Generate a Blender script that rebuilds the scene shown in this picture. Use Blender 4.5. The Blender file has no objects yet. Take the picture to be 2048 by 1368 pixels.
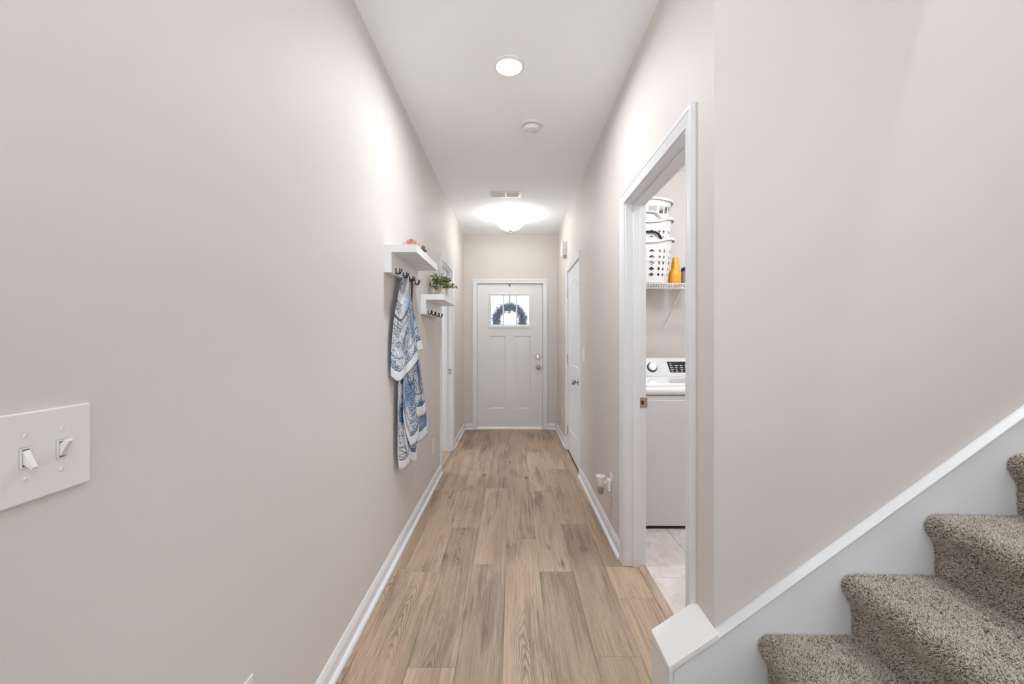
import bpy, bmesh, math, random
import numpy as np
from mathutils import Vector, Matrix

random.seed(7)
rng = np.random.default_rng(11)
PI = math.pi
S = bpy.context.scene
C = S.collection

# ------------------------------------------------------------------ camera
CAMZ = 1.284
F = 820.0                       # focal length in pixels of a 2048 px wide frame
cam_d = bpy.data.cameras.new('camera')
cam_d.sensor_fit = 'HORIZONTAL'
cam_d.sensor_width = 36.0
cam_d.lens = 36.0 * F / 2048.0
cam_d.shift_y = -8.0 / 2048.0
cam_d.shift_x = -0.5 / 2048.0
cam_d.clip_start = 0.02
cam = bpy.data.objects.new('camera', cam_d)
C.objects.link(cam)
cam.location = (0, 0, CAMZ)
cam.rotation_euler = (PI / 2, 0, 0)
S.camera = cam

# ------------------------------------------------------------------ world, daylight and added fill, exposure
w = bpy.data.worlds.new('sky')
S.world = w
w.use_nodes = True
bg = w.node_tree.nodes['Background']
bg.inputs['Color'].default_value = (0.90, 0.95, 1.0, 1)
bg.inputs['Strength'].default_value = 1.15

def area(name, loc, rot, sx, sy, power, col=(1, 1, 1)):
    d = bpy.data.lights.new(name, 'AREA')
    d.shape = 'RECTANGLE'
    d.size = sx
    d.size_y = sy
    d.energy = power
    d.color = col
    o = bpy.data.objects.new(name, d)
    C.objects.link(o)
    o.location = loc
    o.rotation_euler = rot
    return o

# added fill lights at the unseen living area windows behind the camera
area('rear_fill', (1.15, -4.40, 1.45), (PI / 2, 0, 0), 3.2, 2.2, 9, (0.86, 0.94, 1.0))
area('side_fill', (4.35, -2.2, 1.45), (PI / 2, 0, PI / 2), 2.6, 2.0, 9, (0.86, 0.94, 1.0))
# daylight through the window of the room beyond the left doorway
area('room_window_daylight', (-2.15, 4.4, 1.5), (PI / 2, 0, -PI / 2), 1.05, 1.35, 7, (0.88, 0.95, 1.0))
# added fill light behind the camera, tilted up at the ceiling
area('ceiling_fill', (-0.30, -0.75, 1.95), (PI - 0.5, 0, 0), 0.4, 0.4, 17, (0.90, 0.96, 1.0))

vs = S.view_settings
vs.view_transform = 'Standard'
vs.look = 'None'
vs.gamma = 1.0
vs.use_curve_mapping = False
vs.exposure = 0.80
S.cycles.use_denoising = True
S.cycles.max_bounces = 12
S.cycles.diffuse_bounces = 8
S.cycles.sample_clamp_indirect = 6.0
S.cycles.caustics_reflective = False
S.cycles.caustics_refractive = False

# ------------------------------------------------------------------ materials
def new_mat(name):
    m = bpy.data.materials.new(name)
    m.use_nodes = True
    nt = m.node_tree
    return m, nt, nt.nodes['Principled BSDF'], nt.nodes, nt.links

def node(nodes, t, **kw):
    n = nodes.new(t)
    for k, v in kw.items():
        setattr(n, k, v)
    return n

def mathn(nt, op, a, b=None, c=None):
    n = nt.nodes.new('ShaderNodeMath')
    n.operation = op
    for i, v in enumerate((a, b, c)):
        if v is None:
            continue
        if isinstance(v, (int, float)):
            n.inputs[i].default_value = v
        else:
            nt.links.new(v, n.inputs[i])
    return n.outputs[0]

def mixc(nt, fac, a, b, mode='MIX'):
    n = nt.nodes.new('ShaderNodeMix')
    n.data_type = 'RGBA'
    n.blend_type = mode
    for sock, v in ((n.inputs[0], fac), (n.inputs[6], a), (n.inputs[7], b)):
        if isinstance(v, (int, float)):
            sock.default_value = v
        elif isinstance(v, tuple):
            sock.default_value = v if len(v) == 4 else (*v, 1)
        else:
            nt.links.new(v, sock)
    return n.outputs[2]

def ramp(nt, fac, stops):
    n = nt.nodes.new('ShaderNodeValToRGB')
    e = n.color_ramp.elements
    while len(e) < len(stops):
        e.new(0.5)
    for el, (p, c) in zip(e, stops):
        el.position = p
        el.color = c if len(c) == 4 else (*c, 1)
    nt.links.new(fac, n.inputs[0])
    return n.outputs[0]

def simple(name, col, rough=0.5, metal=0.0, noise=0.02, nscale=8, bump=0.0, bscale=200, **extra):
    """Principled material with slight procedural colour variation and fine relief."""
    m, nt, b, N, L = new_mat(name)
    tc = node(N, 'ShaderNodeTexCoord')
    nz = node(N, 'ShaderNodeTexNoise')
    nz.inputs['Scale'].default_value = nscale
    nz.inputs['Detail'].default_value = 3
    L.new(tc.outputs['Object'], nz.inputs['Vector'])
    lo = tuple(max(0, c * (1 - noise)) for c in col)
    hi = tuple(min(1, c * (1 + noise)) for c in col)
    L.new(ramp(nt, nz.outputs['Fac'], [(0.3, lo), (0.7, hi)]), b.inputs['Base Color'])
    b.inputs['Roughness'].default_value = rough
    b.inputs['Metallic'].default_value = metal
    for k, v in extra.items():
        b.inputs[k.replace('_', ' ')].default_value = v
    if bump:
        n2 = node(N, 'ShaderNodeTexNoise')
        n2.inputs['Scale'].default_value = bscale
        n2.inputs['Detail'].default_value = 4
        L.new(tc.outputs['Object'], n2.inputs['Vector'])
        bp = node(N, 'ShaderNodeBump')
        bp.inputs['Strength'].default_value = bump
        bp.inputs['Distance'].default_value = 0.002
        L.new(n2.outputs['Fac'], bp.inputs['Height'])
        L.new(bp.outputs['Normal'], b.inputs['Normal'])
    return m

M = {}
M['wall'] = simple('wall_paint', (0.665, 0.623, 0.597), 0.62, noise=0.012, nscale=1.5, bump=0.12, bscale=260)
M['ceiling'] = simple('ceiling_paint', (0.92, 0.95, 0.975), 0.9, noise=0.008, nscale=2, bump=0.1, bscale=180)
M['trim'] = simple('white_trim_paint', (0.765, 0.778, 0.800), 0.38, noise=0.008, nscale=6)
M['door'] = simple('white_door_paint', (0.745, 0.755, 0.78), 0.42, noise=0.008, nscale=6, bump=0.04, bscale=300)
M['cap'] = simple('white_cap_paint', (0.82, 0.82, 0.82), 0.45, noise=0.008)
M['plastic'] = simple('white_plastic', (0.78, 0.765, 0.755), 0.32, noise=0.005)
M['plastic_shadow'] = simple('dark_slot', (0.03, 0.03, 0.03), 0.6)
M['bright_plastic'] = simple('basket_plastic', (0.70, 0.695, 0.69), 0.35, noise=0.005)
M['black'] = simple('black_metal', (0.012, 0.012, 0.013), 0.45)
M['blackrubber'] = simple('black_rubber', (0.012, 0.012, 0.012), 0.7)
M['nickel'] = simple('satin_nickel', (0.42, 0.37, 0.32), 0.28, metal=1.0)
M['chrome'] = simple('chrome', (0.75, 0.75, 0.76), 0.12, metal=1.0)
M['hinge'] = simple('nickel_hinge', (0.55, 0.55, 0.56), 0.35, metal=1.0)
M['bronze'] = simple('brushed_bronze', (0.55, 0.42, 0.33), 0.35, metal=1.0)
M['shelfwhite'] = simple('white_lacquer', (0.80, 0.81, 0.83), 0.4, noise=0.006)
M['washer'] = simple('washer_enamel', (0.66, 0.66, 0.68), 0.3, noise=0.004)
M['washer_bright'] = simple('washer_gloss', (0.80, 0.80, 0.81), 0.18, noise=0.004)
M['washer_panel'] = simple('washer_console', (0.74, 0.74, 0.75), 0.25, noise=0.004)
M['display'] = simple('display_glass', (0.008, 0.008, 0.009), 0.12)
M['print_grey'] = simple('grey_print', (0.30, 0.30, 0.31), 0.5)
M['print_pale'] = simple('pale_print', (0.55, 0.55, 0.56), 0.5)
M['orange_jug'] = simple('orange_jug_plastic', (0.86, 0.36, 0.02), 0.35, noise=0.03)
M['blue_cap'] = simple('blue_cap_plastic', (0.015, 0.03, 0.32), 0.35)
M['strap'] = simple('brown_leather', (0.045, 0.024, 0.014), 0.55, noise=0.25, nscale=40)
M['red'] = simple('red_plastic', (0.33, 0.02, 0.03), 0.4)
M['grout'] = simple('grout', (0.30, 0.25, 0.22), 0.9, noise=0.1, nscale=60)
M['aluminium'] = simple('threshold_metal', (0.62, 0.62, 0.62), 0.4, metal=0.6)
M['subfloor'] = simple('subfloor', (0.16, 0.115, 0.085), 0.8, noise=0.1)
M['wire'] = simple('white_vinyl_wire', (0.80, 0.79, 0.78), 0.4)
M['gap_shade'] = simple('gap_shade', (0.01, 0.01, 0.011), 0.6)
M['stem'] = simple('plant_stem', (0.12, 0.14, 0.05), 0.7, noise=0.2)
M['wreath'] = simple('glare_tinted_needles', (0.19, 0.27, 0.38), 0.8, noise=0.35, nscale=30)  # blue tint puts the window glare haze into the needle colour
M['wreath_wire'] = simple('wreath_vine', (0.06, 0.055, 0.06), 0.8, noise=0.3)
M['hanger'] = simple('hanger_metal', (0.16, 0.16, 0.17), 0.5)
M['concrete'] = simple('porch_concrete', (0.45, 0.44, 0.42), 0.9, noise=0.08, bump=0.2)
M['vent'] = simple('vent_enamel', (0.76, 0.76, 0.765), 0.45)
M['vent_dark'] = simple('vent_duct', (0.33, 0.33, 0.34), 0.8)
M['silicone'] = simple('white_rubber', (0.75, 0.74, 0.72), 0.6)

def emis(name, col, strength):
    m, nt, b, N, L = new_mat(name)
    b.inputs['Base Color'].default_value = (*col, 1)
    b.inputs['Emission Color'].default_value = (*col, 1)
    b.inputs['Emission Strength'].default_value = strength
    return m
M['lens'] = emis('lamp_lens', (1.0, 0.985, 0.96), 6.0)
M['led'] = emis('green_led', (0.2, 0.9, 0.3), 0.6)

def mat_bowl():
    m, nt, b, N, L = new_mat('frosted_lamp_glass')
    out = N['Material Output']
    d = node(N, 'ShaderNodeBsdfDiffuse'); d.inputs[0].default_value = (0.92, 0.87, 0.81, 1)
    t = node(N, 'ShaderNodeBsdfTranslucent'); t.inputs[0].default_value = (0.98, 0.92, 0.84, 1)
    mx = node(N, 'ShaderNodeMixShader'); mx.inputs[0].default_value = 0.55
    L.new(d.outputs[0], mx.inputs[1]); L.new(t.outputs[0], mx.inputs[2])
    em = node(N, 'ShaderNodeEmission'); em.inputs[0].default_value = (0.90, 0.96, 1.0, 1); em.inputs[1].default_value = 5.8
    ad = node(N, 'ShaderNodeAddShader'); L.new(mx.outputs[0], ad.inputs[0]); L.new(em.outputs[0], ad.inputs[1])
    L.new(ad.outputs[0], out.inputs[0])
    return m
M['bowl'] = mat_bowl()

def mat_glass():
    m, nt, b, N, L = new_mat('window_glass')
    out = N['Material Output']
    t = node(N, 'ShaderNodeBsdfTransparent'); t.inputs[0].default_value = (0.97, 0.98, 0.99, 1)
    g = node(N, 'ShaderNodeBsdfGlossy'); g.inputs['Roughness'].default_value = 0.35
    mx = node(N, 'ShaderNodeMixShader'); mx.inputs[0].default_value = 0.03
    L.new(t.outputs[0], mx.inputs[1]); L.new(g.outputs[0], mx.inputs[2])
    L.new(mx.outputs[0], out.inputs[0])
    return m
M['glass'] = mat_glass()

def mat_clear():
    m, nt, b, N, L = new_mat('clear_plastic')
    out = N['Material Output']
    t = node(N, 'ShaderNodeBsdfTransparent'); t.inputs[0].default_value = (0.9, 0.88, 0.86, 1)
    b.inputs['Base Color'].default_value = (0.75, 0.72, 0.70, 1); b.inputs['Roughness'].default_value = 0.12
    mx = node(N, 'ShaderNodeMixShader'); mx.inputs[0].default_value = 0.30
    L.new(t.outputs[0], mx.inputs[1]); L.new(b.outputs[0], mx.inputs[2]); L.new(mx.outputs[0], out.inputs[0])
    return m
M['clear'] = mat_clear()

def mat_oil():
    m, nt, b, N, L = new_mat('amber_oil')
    b.inputs['Base Color'].default_value = (0.50, 0.16, 0.045, 1)
    b.inputs['Roughness'].default_value = 0.15
    b.inputs['Transmission Weight'].default_value = 0.25
    return m
M['oil'] = mat_oil()

def mat_wood():
    m, nt, b, N, L = new_mat('oak_vinyl_plank')
    tc = node(N, 'ShaderNodeTexCoord')
    oi = node(N, 'ShaderNodeObjectInfo')
    r = oi.outputs['Random']
    # every plank reads its own stretch of the grain
    sep = node(N, 'ShaderNodeSeparateXYZ'); L.new(tc.outputs['Object'], sep.inputs[0])
    off = mathn(nt, 'MULTIPLY', r, 57.3)
    def vec(sx, sy, extra=None):
        cb = node(N, 'ShaderNodeCombineXYZ')
        xx = mathn(nt, 'MULTIPLY', sep.outputs[0], sx)
        if extra is not None:
            xx = mathn(nt, 'ADD', xx, extra)
        L.new(xx, cb.inputs[0])
        L.new(mathn(nt, 'MULTIPLY', sep.outputs[1], sy), cb.inputs[1])
        L.new(off, cb.inputs[2])
        return cb.outputs[0]
    def noise(v, scale, detail=4, rough=0.6, dist=0.0):
        n = node(N, 'ShaderNodeTexNoise')
        n.inputs['Scale'].default_value = scale
        n.inputs['Detail'].default_value = detail
        n.inputs['Roughness'].default_value = rough
        n.inputs['Distortion'].default_value = dist
        L.new(v, n.inputs['Vector'])
        return n.outputs['Fac']
    def rng_(v, lo, hi, o0=0.0, o1=1.0):
        n = node(N, 'ShaderNodeMapRange'); L.new(v, n.inputs[0])
        n.inputs[1].default_value = lo; n.inputs[2].default_value = hi
        n.inputs[3].default_value = o0; n.inputs[4].default_value = o1
        return n.outputs[0]
    broad = noise(vec(9.0, 0.8), 1.0, 3, 0.55)                # soft streaks along the plank
    fine = noise(vec(420.0, 16.0), 1.0, 4, 0.75)              # pores
    mid = noise(vec(46.0, 1.5), 1.0, 6, 0.7, 0.9)            # grain bands
    patch = noise(vec(15.0, 1.7), 1.0, 4, 0.6, 0.5)                # grey weathered patches
    # cathedral grain: long nested arches down the middle of some planks
    wob = mathn(nt, 'MULTIPLY_ADD', noise(vec(0.0, 2.2), 1.0, 2, 0.5), 0.12, -0.06)
    xc = mathn(nt, 'ABSOLUTE', mathn(nt, 'ADD', sep.outputs[0], wob))
    arch_ = mathn(nt, 'MULTIPLY', mathn(nt, 'POWER', xc, 1.6), 620.0)
    ph = mathn(nt, 'ADD', mathn(nt, 'ADD', arch_, mathn(nt, 'MULTIPLY', sep.outputs[1], 13.0)), mathn(nt, 'MULTIPLY', noise(vec(22.0, 5.0), 1.0, 3, 0.55), 2.6))
    ring = mathn(nt, 'POWER', mathn(nt, 'MULTIPLY_ADD', mathn(nt, 'SINE', mathn(nt, 'MULTIPLY', ph, 6.2832)), 0.5, 0.5), 2.0)
    rmask = mathn(nt, 'MULTIPLY', rng_(xc, 0.030, 0.060, 1.0, 0.0), rng_(noise(vec(0.0, 1.6), 1.0, 1, 0.5), 0.46, 0.60))
    wn0 = node(N, 'ShaderNodeTexWhiteNoise'); wn0.noise_dimensions = '1D'
    L.new(mathn(nt, 'ADD', r, 3.7), wn0.inputs['W'])
    rmask = mathn(nt, 'MULTIPLY', rmask, mathn(nt, 'GREATER_THAN', wn0.outputs['Value'], 0.45))
    col = ramp(nt, broad, [(0.28, (0.365, 0.258, 0.176)), (0.5, (0.480, 0.352, 0.252)), (0.74, (0.575, 0.436, 0.325))])
    col = mixc(nt, rng_(patch, 0.52, 0.70, 0.0, 0.72), col, (0.225, 0.172, 0.125))
    col = mixc(nt, rng_(mid, 0.49, 0.74, 0.0, 0.80), col, (0.190, 0.135, 0.094))
    streak = noise(vec(85.0, 1.4), 1.0, 5, 0.7, 1.6)
    col = mixc(nt, mathn(nt, 'MULTIPLY', rng_(streak, 0.55, 0.66, 0.0, 0.92), rng_(patch, 0.40, 0.60, 0.25, 1.0)), col, (0.135, 0.095, 0.068))
    col = mixc(nt, mathn(nt, 'MULTIPLY', mathn(nt, 'MULTIPLY', ring, rmask), 0.92), col, (0.150, 0.104, 0.074))
    col = mixc(nt, rng_(fine, 0.48, 0.72, 0.0, 0.62), col, (0.205, 0.145, 0.105))
    # knots with dark cross cracks
    vo = node(N, 'ShaderNodeTexVoronoi'); vo.inputs['Scale'].default_value = 1.0
    L.new(vec(6.0, 3.2), vo.inputs['Vector'])
    kd = rng_(mathn(nt, 'ADD', vo.outputs['Distance'], mathn(nt, 'MULTIPLY', mid, 0.10)), 0.07, 0.25, 0.85, 0.0)
    col = mixc(nt, mathn(nt, 'MULTIPLY', kd, mathn(nt, 'GREATER_THAN', patch, 0.50)), col, (0.135, 0.095, 0.066))
    # plank to plank tone
    hs = node(N, 'ShaderNodeHueSaturation')
    L.new(col, hs.inputs['Color'])
    wn = node(N, 'ShaderNodeTexWhiteNoise'); wn.noise_dimensions = '1D'; L.new(r, wn.inputs['W'])
    L.new(mathn(nt, 'MULTIPLY_ADD', wn.outputs['Value'], 0.30, 0.88), hs.inputs['Value'])
    hs.inputs['Saturation'].default_value = 0.98
    L.new(hs.outputs[0], b.inputs['Base Color'])
    b.inputs['Roughness'].default_value = 0.42
    b.inputs['Specular IOR Level'].default_value = 0.35
    bp = node(N, 'ShaderNodeBump'); bp.inputs['Strength'].default_value = 0.10; bp.inputs['Distance'].default_value = 0.001
    L.new(fine, bp.inputs['Height']); L.new(bp.outputs[0], b.inputs['Normal'])
    return m
M['wood'] = mat_wood()

def mat_marble():
    m, nt, b, N, L = new_mat('pale_marble_tile')
    tc = node(N, 'ShaderNodeTexCoord'); oi = node(N, 'ShaderNodeObjectInfo')
    ad = node(N, 'ShaderNodeVectorMath'); ad.operation = 'ADD'
    cb = node(N, 'ShaderNodeCombineXYZ'); L.new(mathn(nt, 'MULTIPLY', oi.outputs['Random'], 31.0), cb.inputs[2])
    L.new(tc.outputs['Object'], ad.inputs[0]); L.new(cb.outputs[0], ad.inputs[1])
    nz = node(N, 'ShaderNodeTexNoise'); nz.inputs['Scale'].default_value = 5; nz.inputs['Detail'].default_value = 7
    nz.inputs['Distortion'].default_value = 1.4; L.new(ad.outputs[0], nz.inputs['Vector'])
    v = mathn(nt, 'ABSOLUTE', mathn(nt, 'SUBTRACT', nz.outputs['Fac'], 0.5))
    vein = ramp(nt, v, [(0.0, (1, 1, 1)), (0.03, (0, 0, 0))])
    n2 = node(N, 'ShaderNodeTexNoise'); n2.inputs['Scale'].default_value = 9; L.new(ad.outputs[0], n2.inputs['Vector'])
    base = ramp(nt, n2.outputs['Fac'], [(0.3, (0.70, 0.615, 0.575)), (0.7, (0.80, 0.735, 0.70))])
    k = mathn(nt, 'MULTIPLY', vein, mathn(nt, 'MULTIPLY', n2.outputs['Fac'], 0.55))
    L.new(mixc(nt, k, base, (0.36, 0.32, 0.30)), b.inputs['Base Color'])
    b.inputs['Roughness'].default_value = 0.25
    return m
M['marble'] = mat_marble()

def mat_carpet():
    m, nt, b, N, L = new_mat('carpet_pile')
    at = node(N, 'ShaderNodeAttribute'); at.attribute_name = 'tone'
    tc = node(N, 'ShaderNodeTexCoord')
    nz = node(N, 'ShaderNodeTexNoise'); nz.inputs['Scale'].default_value = 26; nz.inputs['Detail'].default_value = 4
    L.new(tc.outputs['Object'], nz.inputs['Vector'])
    f = mathn(nt, 'ADD', mathn(nt, 'MULTIPLY', at.outputs['Fac'], 0.72), mathn(nt, 'MULTIPLY', nz.outputs['Fac'], 0.28))
    L.new(ramp(nt, f, [(0.08, (0.11, 0.086, 0.066)), (0.32, (0.50, 0.435, 0.365)), (0.85, (0.77, 0.69, 0.60))]), b.inputs['Base Color'])
    b.inputs['Roughness'].default_value = 0.95
    b.inputs['Specular IOR Level'].default_value = 0.1
    b.inputs['Sheen Weight'].default_value = 0.2
    return m
M['carpet'] = mat_carpet()

def mat_carpet_base():
    m, nt, b, N, L = new_mat('carpet_backing')
    tc = node(N, 'ShaderNodeTexCoord')
    nz = node(N, 'ShaderNodeTexNoise'); nz.inputs['Scale'].default_value = 330; nz.inputs['Detail'].default_value = 5
    L.new(tc.outputs['Object'], nz.inputs['Vector'])
    L.new(ramp(nt, nz.outputs['Fac'], [(0.35, (0.10, 0.078, 0.062)), (0.65, (0.40, 0.34, 0.285))]), b.inputs['Base Color'])
    b.inputs['Roughness'].default_value = 0.95
    bp = node(N, 'ShaderNodeBump'); bp.inputs['Strength'].default_value = 0.9; bp.inputs['Distance'].default_value = 0.004
    L.new(nz.outputs['Fac'], bp.inputs['Height']); L.new(bp.outputs[0], b.inputs['Normal'])
    return m
M['carpet_base'] = mat_carpet_base()

def mat_shawl():
    """White cotton printed with blue scrollwork, borders and bands; white hem. UV in metres: u across, v up from the hem."""
    m, nt, b, N, L = new_mat('blue_scroll_print_cotton')
    uv = node(N, 'ShaderNodeUVMap'); uv.uv_map = 'UVMap'
    sep = node(N, 'ShaderNodeSeparateXYZ'); L.new(uv.outputs[0], sep.inputs[0])
    u, v = sep.outputs[0], sep.outputs[1]
    def noise(scale, detail=2, dist=0.0):
        n = node(N, 'ShaderNodeTexNoise'); n.inputs['Scale'].default_value = scale
        n.inputs['Detail'].default_value = detail; n.inputs['Distortion'].default_value = dist
        L.new(uv.outputs[0], n.inputs['Vector']); return n.outputs['Fac']
    # scrolls: contour lines of a distorted field
    def contour(fac, freq, width):
        s = mathn(nt, 'ABSOLUTE', mathn(nt, 'SINE', mathn(nt, 'MULTIPLY', fac, freq)))
        r_ = node(N, 'ShaderNodeMapRange'); L.new(s, r_.inputs[0])
        r_.inputs[1].default_value = width; r_.inputs[2].default_value = width + 0.22
        r_.inputs[3].default_value = 1.0; r_.inputs[4].default_value = 0.0
        return r_.outputs[0]
    sc1 = contour(noise(26, 2, 1.6), 24.0, 0.30)
    sc2 = contour(noise(60, 1, 1.0), 16.0, 0.26)
    vo = node(N, 'ShaderNodeTexVoronoi'); vo.inputs['Scale'].default_value = 34; L.new(uv.outputs[0], vo.inputs['Vector'])
    dots = contour(vo.outputs['Distance'], 9.0, 0.25)
    zone = noise(7.5, 1, 0.4)
    z1 = mathn(nt, 'GREATER_THAN', zone, 0.50)
    pat = mathn(nt, 'MAXIMUM', sc1, mathn(nt, 'MULTIPLY', z1, mathn(nt, 'MAXIMUM', sc2, dots)))
    # washed-in blue areas
    washn = node(N, 'ShaderNodeMapRange'); L.new(noise(5.5, 1, 0.8), washn.inputs[0])
    washn.inputs[1].default_value = 0.53; washn.inputs[2].default_value = 0.62
    # border bands above the hem
    bands = None
    for (a, c) in ((0.055, 0.062), (0.072, 0.076), (0.125, 0.131), (0.300, 0.306), (0.345, 0.360), (0.560, 0.568), (0.60, 0.612)):
        t = mathn(nt, 'MULTIPLY', mathn(nt, 'GREATER_THAN', v, a), mathn(nt, 'LESS_THAN', v, c))
        bands = t if bands is None else mathn(nt, 'MAXIMUM', bands, t)
    # plain cloth strips: the hem and one white strip higher up
    inside = mathn(nt, 'GREATER_THAN', v, 0.055)
    strip = mathn(nt, 'MULTIPLY', mathn(nt, 'GREATER_THAN', v, 0.445), mathn(nt, 'LESS_THAN', v, 0.50))
    keep = mathn(nt, 'MULTIPLY', inside, mathn(nt, 'SUBTRACT', 1.0, strip))
    ink = mathn(nt, 'MULTIPLY', mathn(nt, 'MAXIMUM', pat, bands), keep)
    washk = mathn(nt, 'MULTIPLY', mathn(nt, 'MULTIPLY', washn.outputs[0], keep), 0.85)
    col = mixc(nt, washk, (0.83, 0.85, 0.88), (0.27, 0.42, 0.62))
    inkc = ramp(nt, noise(4.0, 1), [(0.36, (0.04, 0.13, 0.31)), (0.56, (0.055, 0.075, 0.125))])
    col = mixc(nt, mathn(nt, 'MULTIPLY', ink, 0.92), col, inkc)
    L.new(col, b.inputs['Base Color'])
    b.inputs['Roughness'].default_value = 0.85
    b.inputs['Specular IOR Level'].default_value = 0.15
    out = N['Material Output']
    t = node(N, 'ShaderNodeBsdfTranslucent'); L.new(col, t.inputs[0])
    mx = node(N, 'ShaderNodeMixShader'); mx.inputs[0].default_value = 0.18
    L.new(b.outputs[0], mx.inputs[1]); L.new(t.outputs[0], mx.inputs[2]); L.new(mx.outputs[0], out.inputs[0])
    return m
M['shawl'] = mat_shawl()

def mat_leaf(name, stops, attr='tone'):
    m, nt, b, N, L = new_mat(name)
    at = node(N, 'ShaderNodeAttribute'); at.attribute_name = attr
    L.new(ramp(nt, at.outputs['Fac'], stops), b.inputs['Base Color'])
    b.inputs['Roughness'].default_value = 0.55
    return m
M['leaf'] = mat_leaf('plant_leaf', [(0.0, (0.04, 0.075, 0.028)), (0.5, (0.31, 0.36, 0.13)), (1.0, (0.64, 0.66, 0.38))])
M['coral'] = mat_leaf('coral_succulent_leaf', [(0.0, (0.75, 0.50, 0.38)), (0.45, (0.72, 0.30, 0.20)), (1.0, (0.48, 0.12, 0.08))])
M['plum'] = mat_leaf('plum_succulent_leaf', [(0.0, (0.085, 0.045, 0.045)), (1.0, (0.22, 0.13, 0.12))])
M['pot'] = simple('whitewashed_pot', (0.62, 0.56, 0.52), 0.85, noise=0.32, nscale=45, bump=0.4, bscale=90)
M['speckle'] = simple('speckled_label', (0.36, 0.31, 0.27), 0.7, noise=0.6, nscale=180)

# ------------------------------------------------------------------ mesh helpers
def bx(bm, x0, x1, y0, y1, z0, z1):
    vs_ = [bm.verts.new(p) for p in ((x0, y0, z0), (x1, y0, z0), (x1, y1, z0), (x0, y1, z0), (x0, y0, z1), (x1, y0, z1), (x1, y1, z1), (x0, y1, z1))]
    for f in ((3, 2, 1, 0), (4, 5, 6, 7), (0, 1, 5, 4), (1, 2, 6, 5), (2, 3, 7, 6), (3, 0, 4, 7)):
        bm.faces.new([vs_[i] for i in f])
    return vs_

def prism(bm, pts, fn, c0, c1):
    """Extrude a closed 2-D outline pts between c0 and c1; fn(a, b, c) gives the point."""
    A = [bm.verts.new(fn(a, b, c0)) for a, b in pts]
    B = [bm.verts.new(fn(a, b, c1)) for a, b in pts]
    n = len(pts)
    for i in range(n):
        j = (i + 1) % n
        bm.faces.new((A[i], A[j], B[j], B[i]))
    bm.faces.new(A[::-1])
    bm.faces.new(B)

def tube(bm, pts, r, n=8, closed=False, caps=True):
    pts = [Vector(p) for p in pts]
    rs = r if isinstance(r, (list, tuple)) else [r] * len(pts)
    rings = []
    up = None
    N_ = len(pts)
    for i, p in enumerate(pts):
        if closed:
            t = pts[(i + 1) % N_] - pts[i - 1]
        else:
            t = pts[min(i + 1, N_ - 1)] - pts[max(i - 1, 0)]
        t.normalize()
        if up is None:
            up = Vector((0, 0, 1)) if abs(t.z) < 0.9 else Vector((1, 0, 0))
        s = t.cross(up).normalized()
        up = s.cross(t).normalized()
        rings.append([bm.verts.new(p + (s * math.cos(2 * PI * k / n) + up * math.sin(2 * PI * k / n)) * rs[i]) for k in range(n)])
    for i in range(N_ if closed else N_ - 1):
        a, b = rings[i], rings[(i + 1) % N_]
        for k in range(n):
            bm.faces.new((a[k], a[(k + 1) % n], b[(k + 1) % n], b[k]))
    if caps and not closed:
        bm.faces.new(rings[0][::-1])
        bm.faces.new(rings[-1])

def lathe(bm, prof, origin, axis='z', n=24):
    """prof = [(radius, height)]; height along the axis from origin."""
    o = Vector(origin)
    ex = {'z': (Vector((1, 0, 0)), Vector((0, 1, 0)), Vector((0, 0, 1))),
          'x': (Vector((0, 1, 0)), Vector((0, 0, 1)), Vector((1, 0, 0))),
          'y': (Vector((0, 0, 1)), Vector((1, 0, 0)), Vector((0, 1, 0)))}[axis]
    rings = []
    for r, h in prof:
        if r < 1e-6:
            rings.append([bm.verts.new(o + ex[2] * h)])
        else:
            rings.append([bm.verts.new(o + ex[2] * h + (ex[0] * math.cos(2 * PI * k / n) + ex[1] * math.sin(2 * PI * k / n)) * r) for k in range(n)])
    for a, b in zip(rings, rings[1:]):
        for k in range(n):
            j = (k + 1) % n
            if len(a) == 1 and len(b) == 1:
                continue
            if len(a) == 1:
                bm.faces.new((a[0], b[j], b[k]))
            elif len(b) == 1:
                bm.faces.new((a[k], a[j], b[0]))
            else:
                bm.faces.new((a[k], a[j], b[j], b[k]))

def plate(bm, us, vs_, holes, w0, w1, fn):
    """Flat plate on the grid us x vs_ between depths w0 and w1 with rectangular holes."""
    def solid(i, j):
        if i < 0 or j < 0 or i >= len(us) - 1 or j >= len(vs_) - 1:
            return False
        cu = (us[i] + us[i + 1]) / 2; cv = (vs_[j] + vs_[j + 1]) / 2
        return not any(h[0] < cu < h[1] and h[2] < cv < h[3] for h in holes)
    cache = {}
    def V(i, j, k):
        key = (i, j, k)
        if key not in cache:
            cache[key] = bm.verts.new(fn(us[i], vs_[j], (w0, w1)[k]))
        return cache[key]
    for i in range(len(us) - 1):
        for j in range(len(vs_) - 1):
            if not solid(i, j):
                continue
            bm.faces.new((V(i, j, 0), V(i + 1, j, 0), V(i + 1, j + 1, 0), V(i, j + 1, 0)))
            bm.faces.new((V(i, j + 1, 1), V(i + 1, j + 1, 1), V(i + 1, j, 1), V(i, j, 1)))
            for (di, dj, a, b) in ((-1, 0, (i, j), (i, j + 1)), (1, 0, (i + 1, j + 1), (i + 1, j)), (0, -1, (i + 1, j), (i, j)), (0, 1, (i, j + 1), (i + 1, j + 1))):
                if not solid(i + di, j + dj):
                    bm.faces.new((V(*a, 0), V(*b, 0), V(*b, 1), V(*a, 1)))

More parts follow.
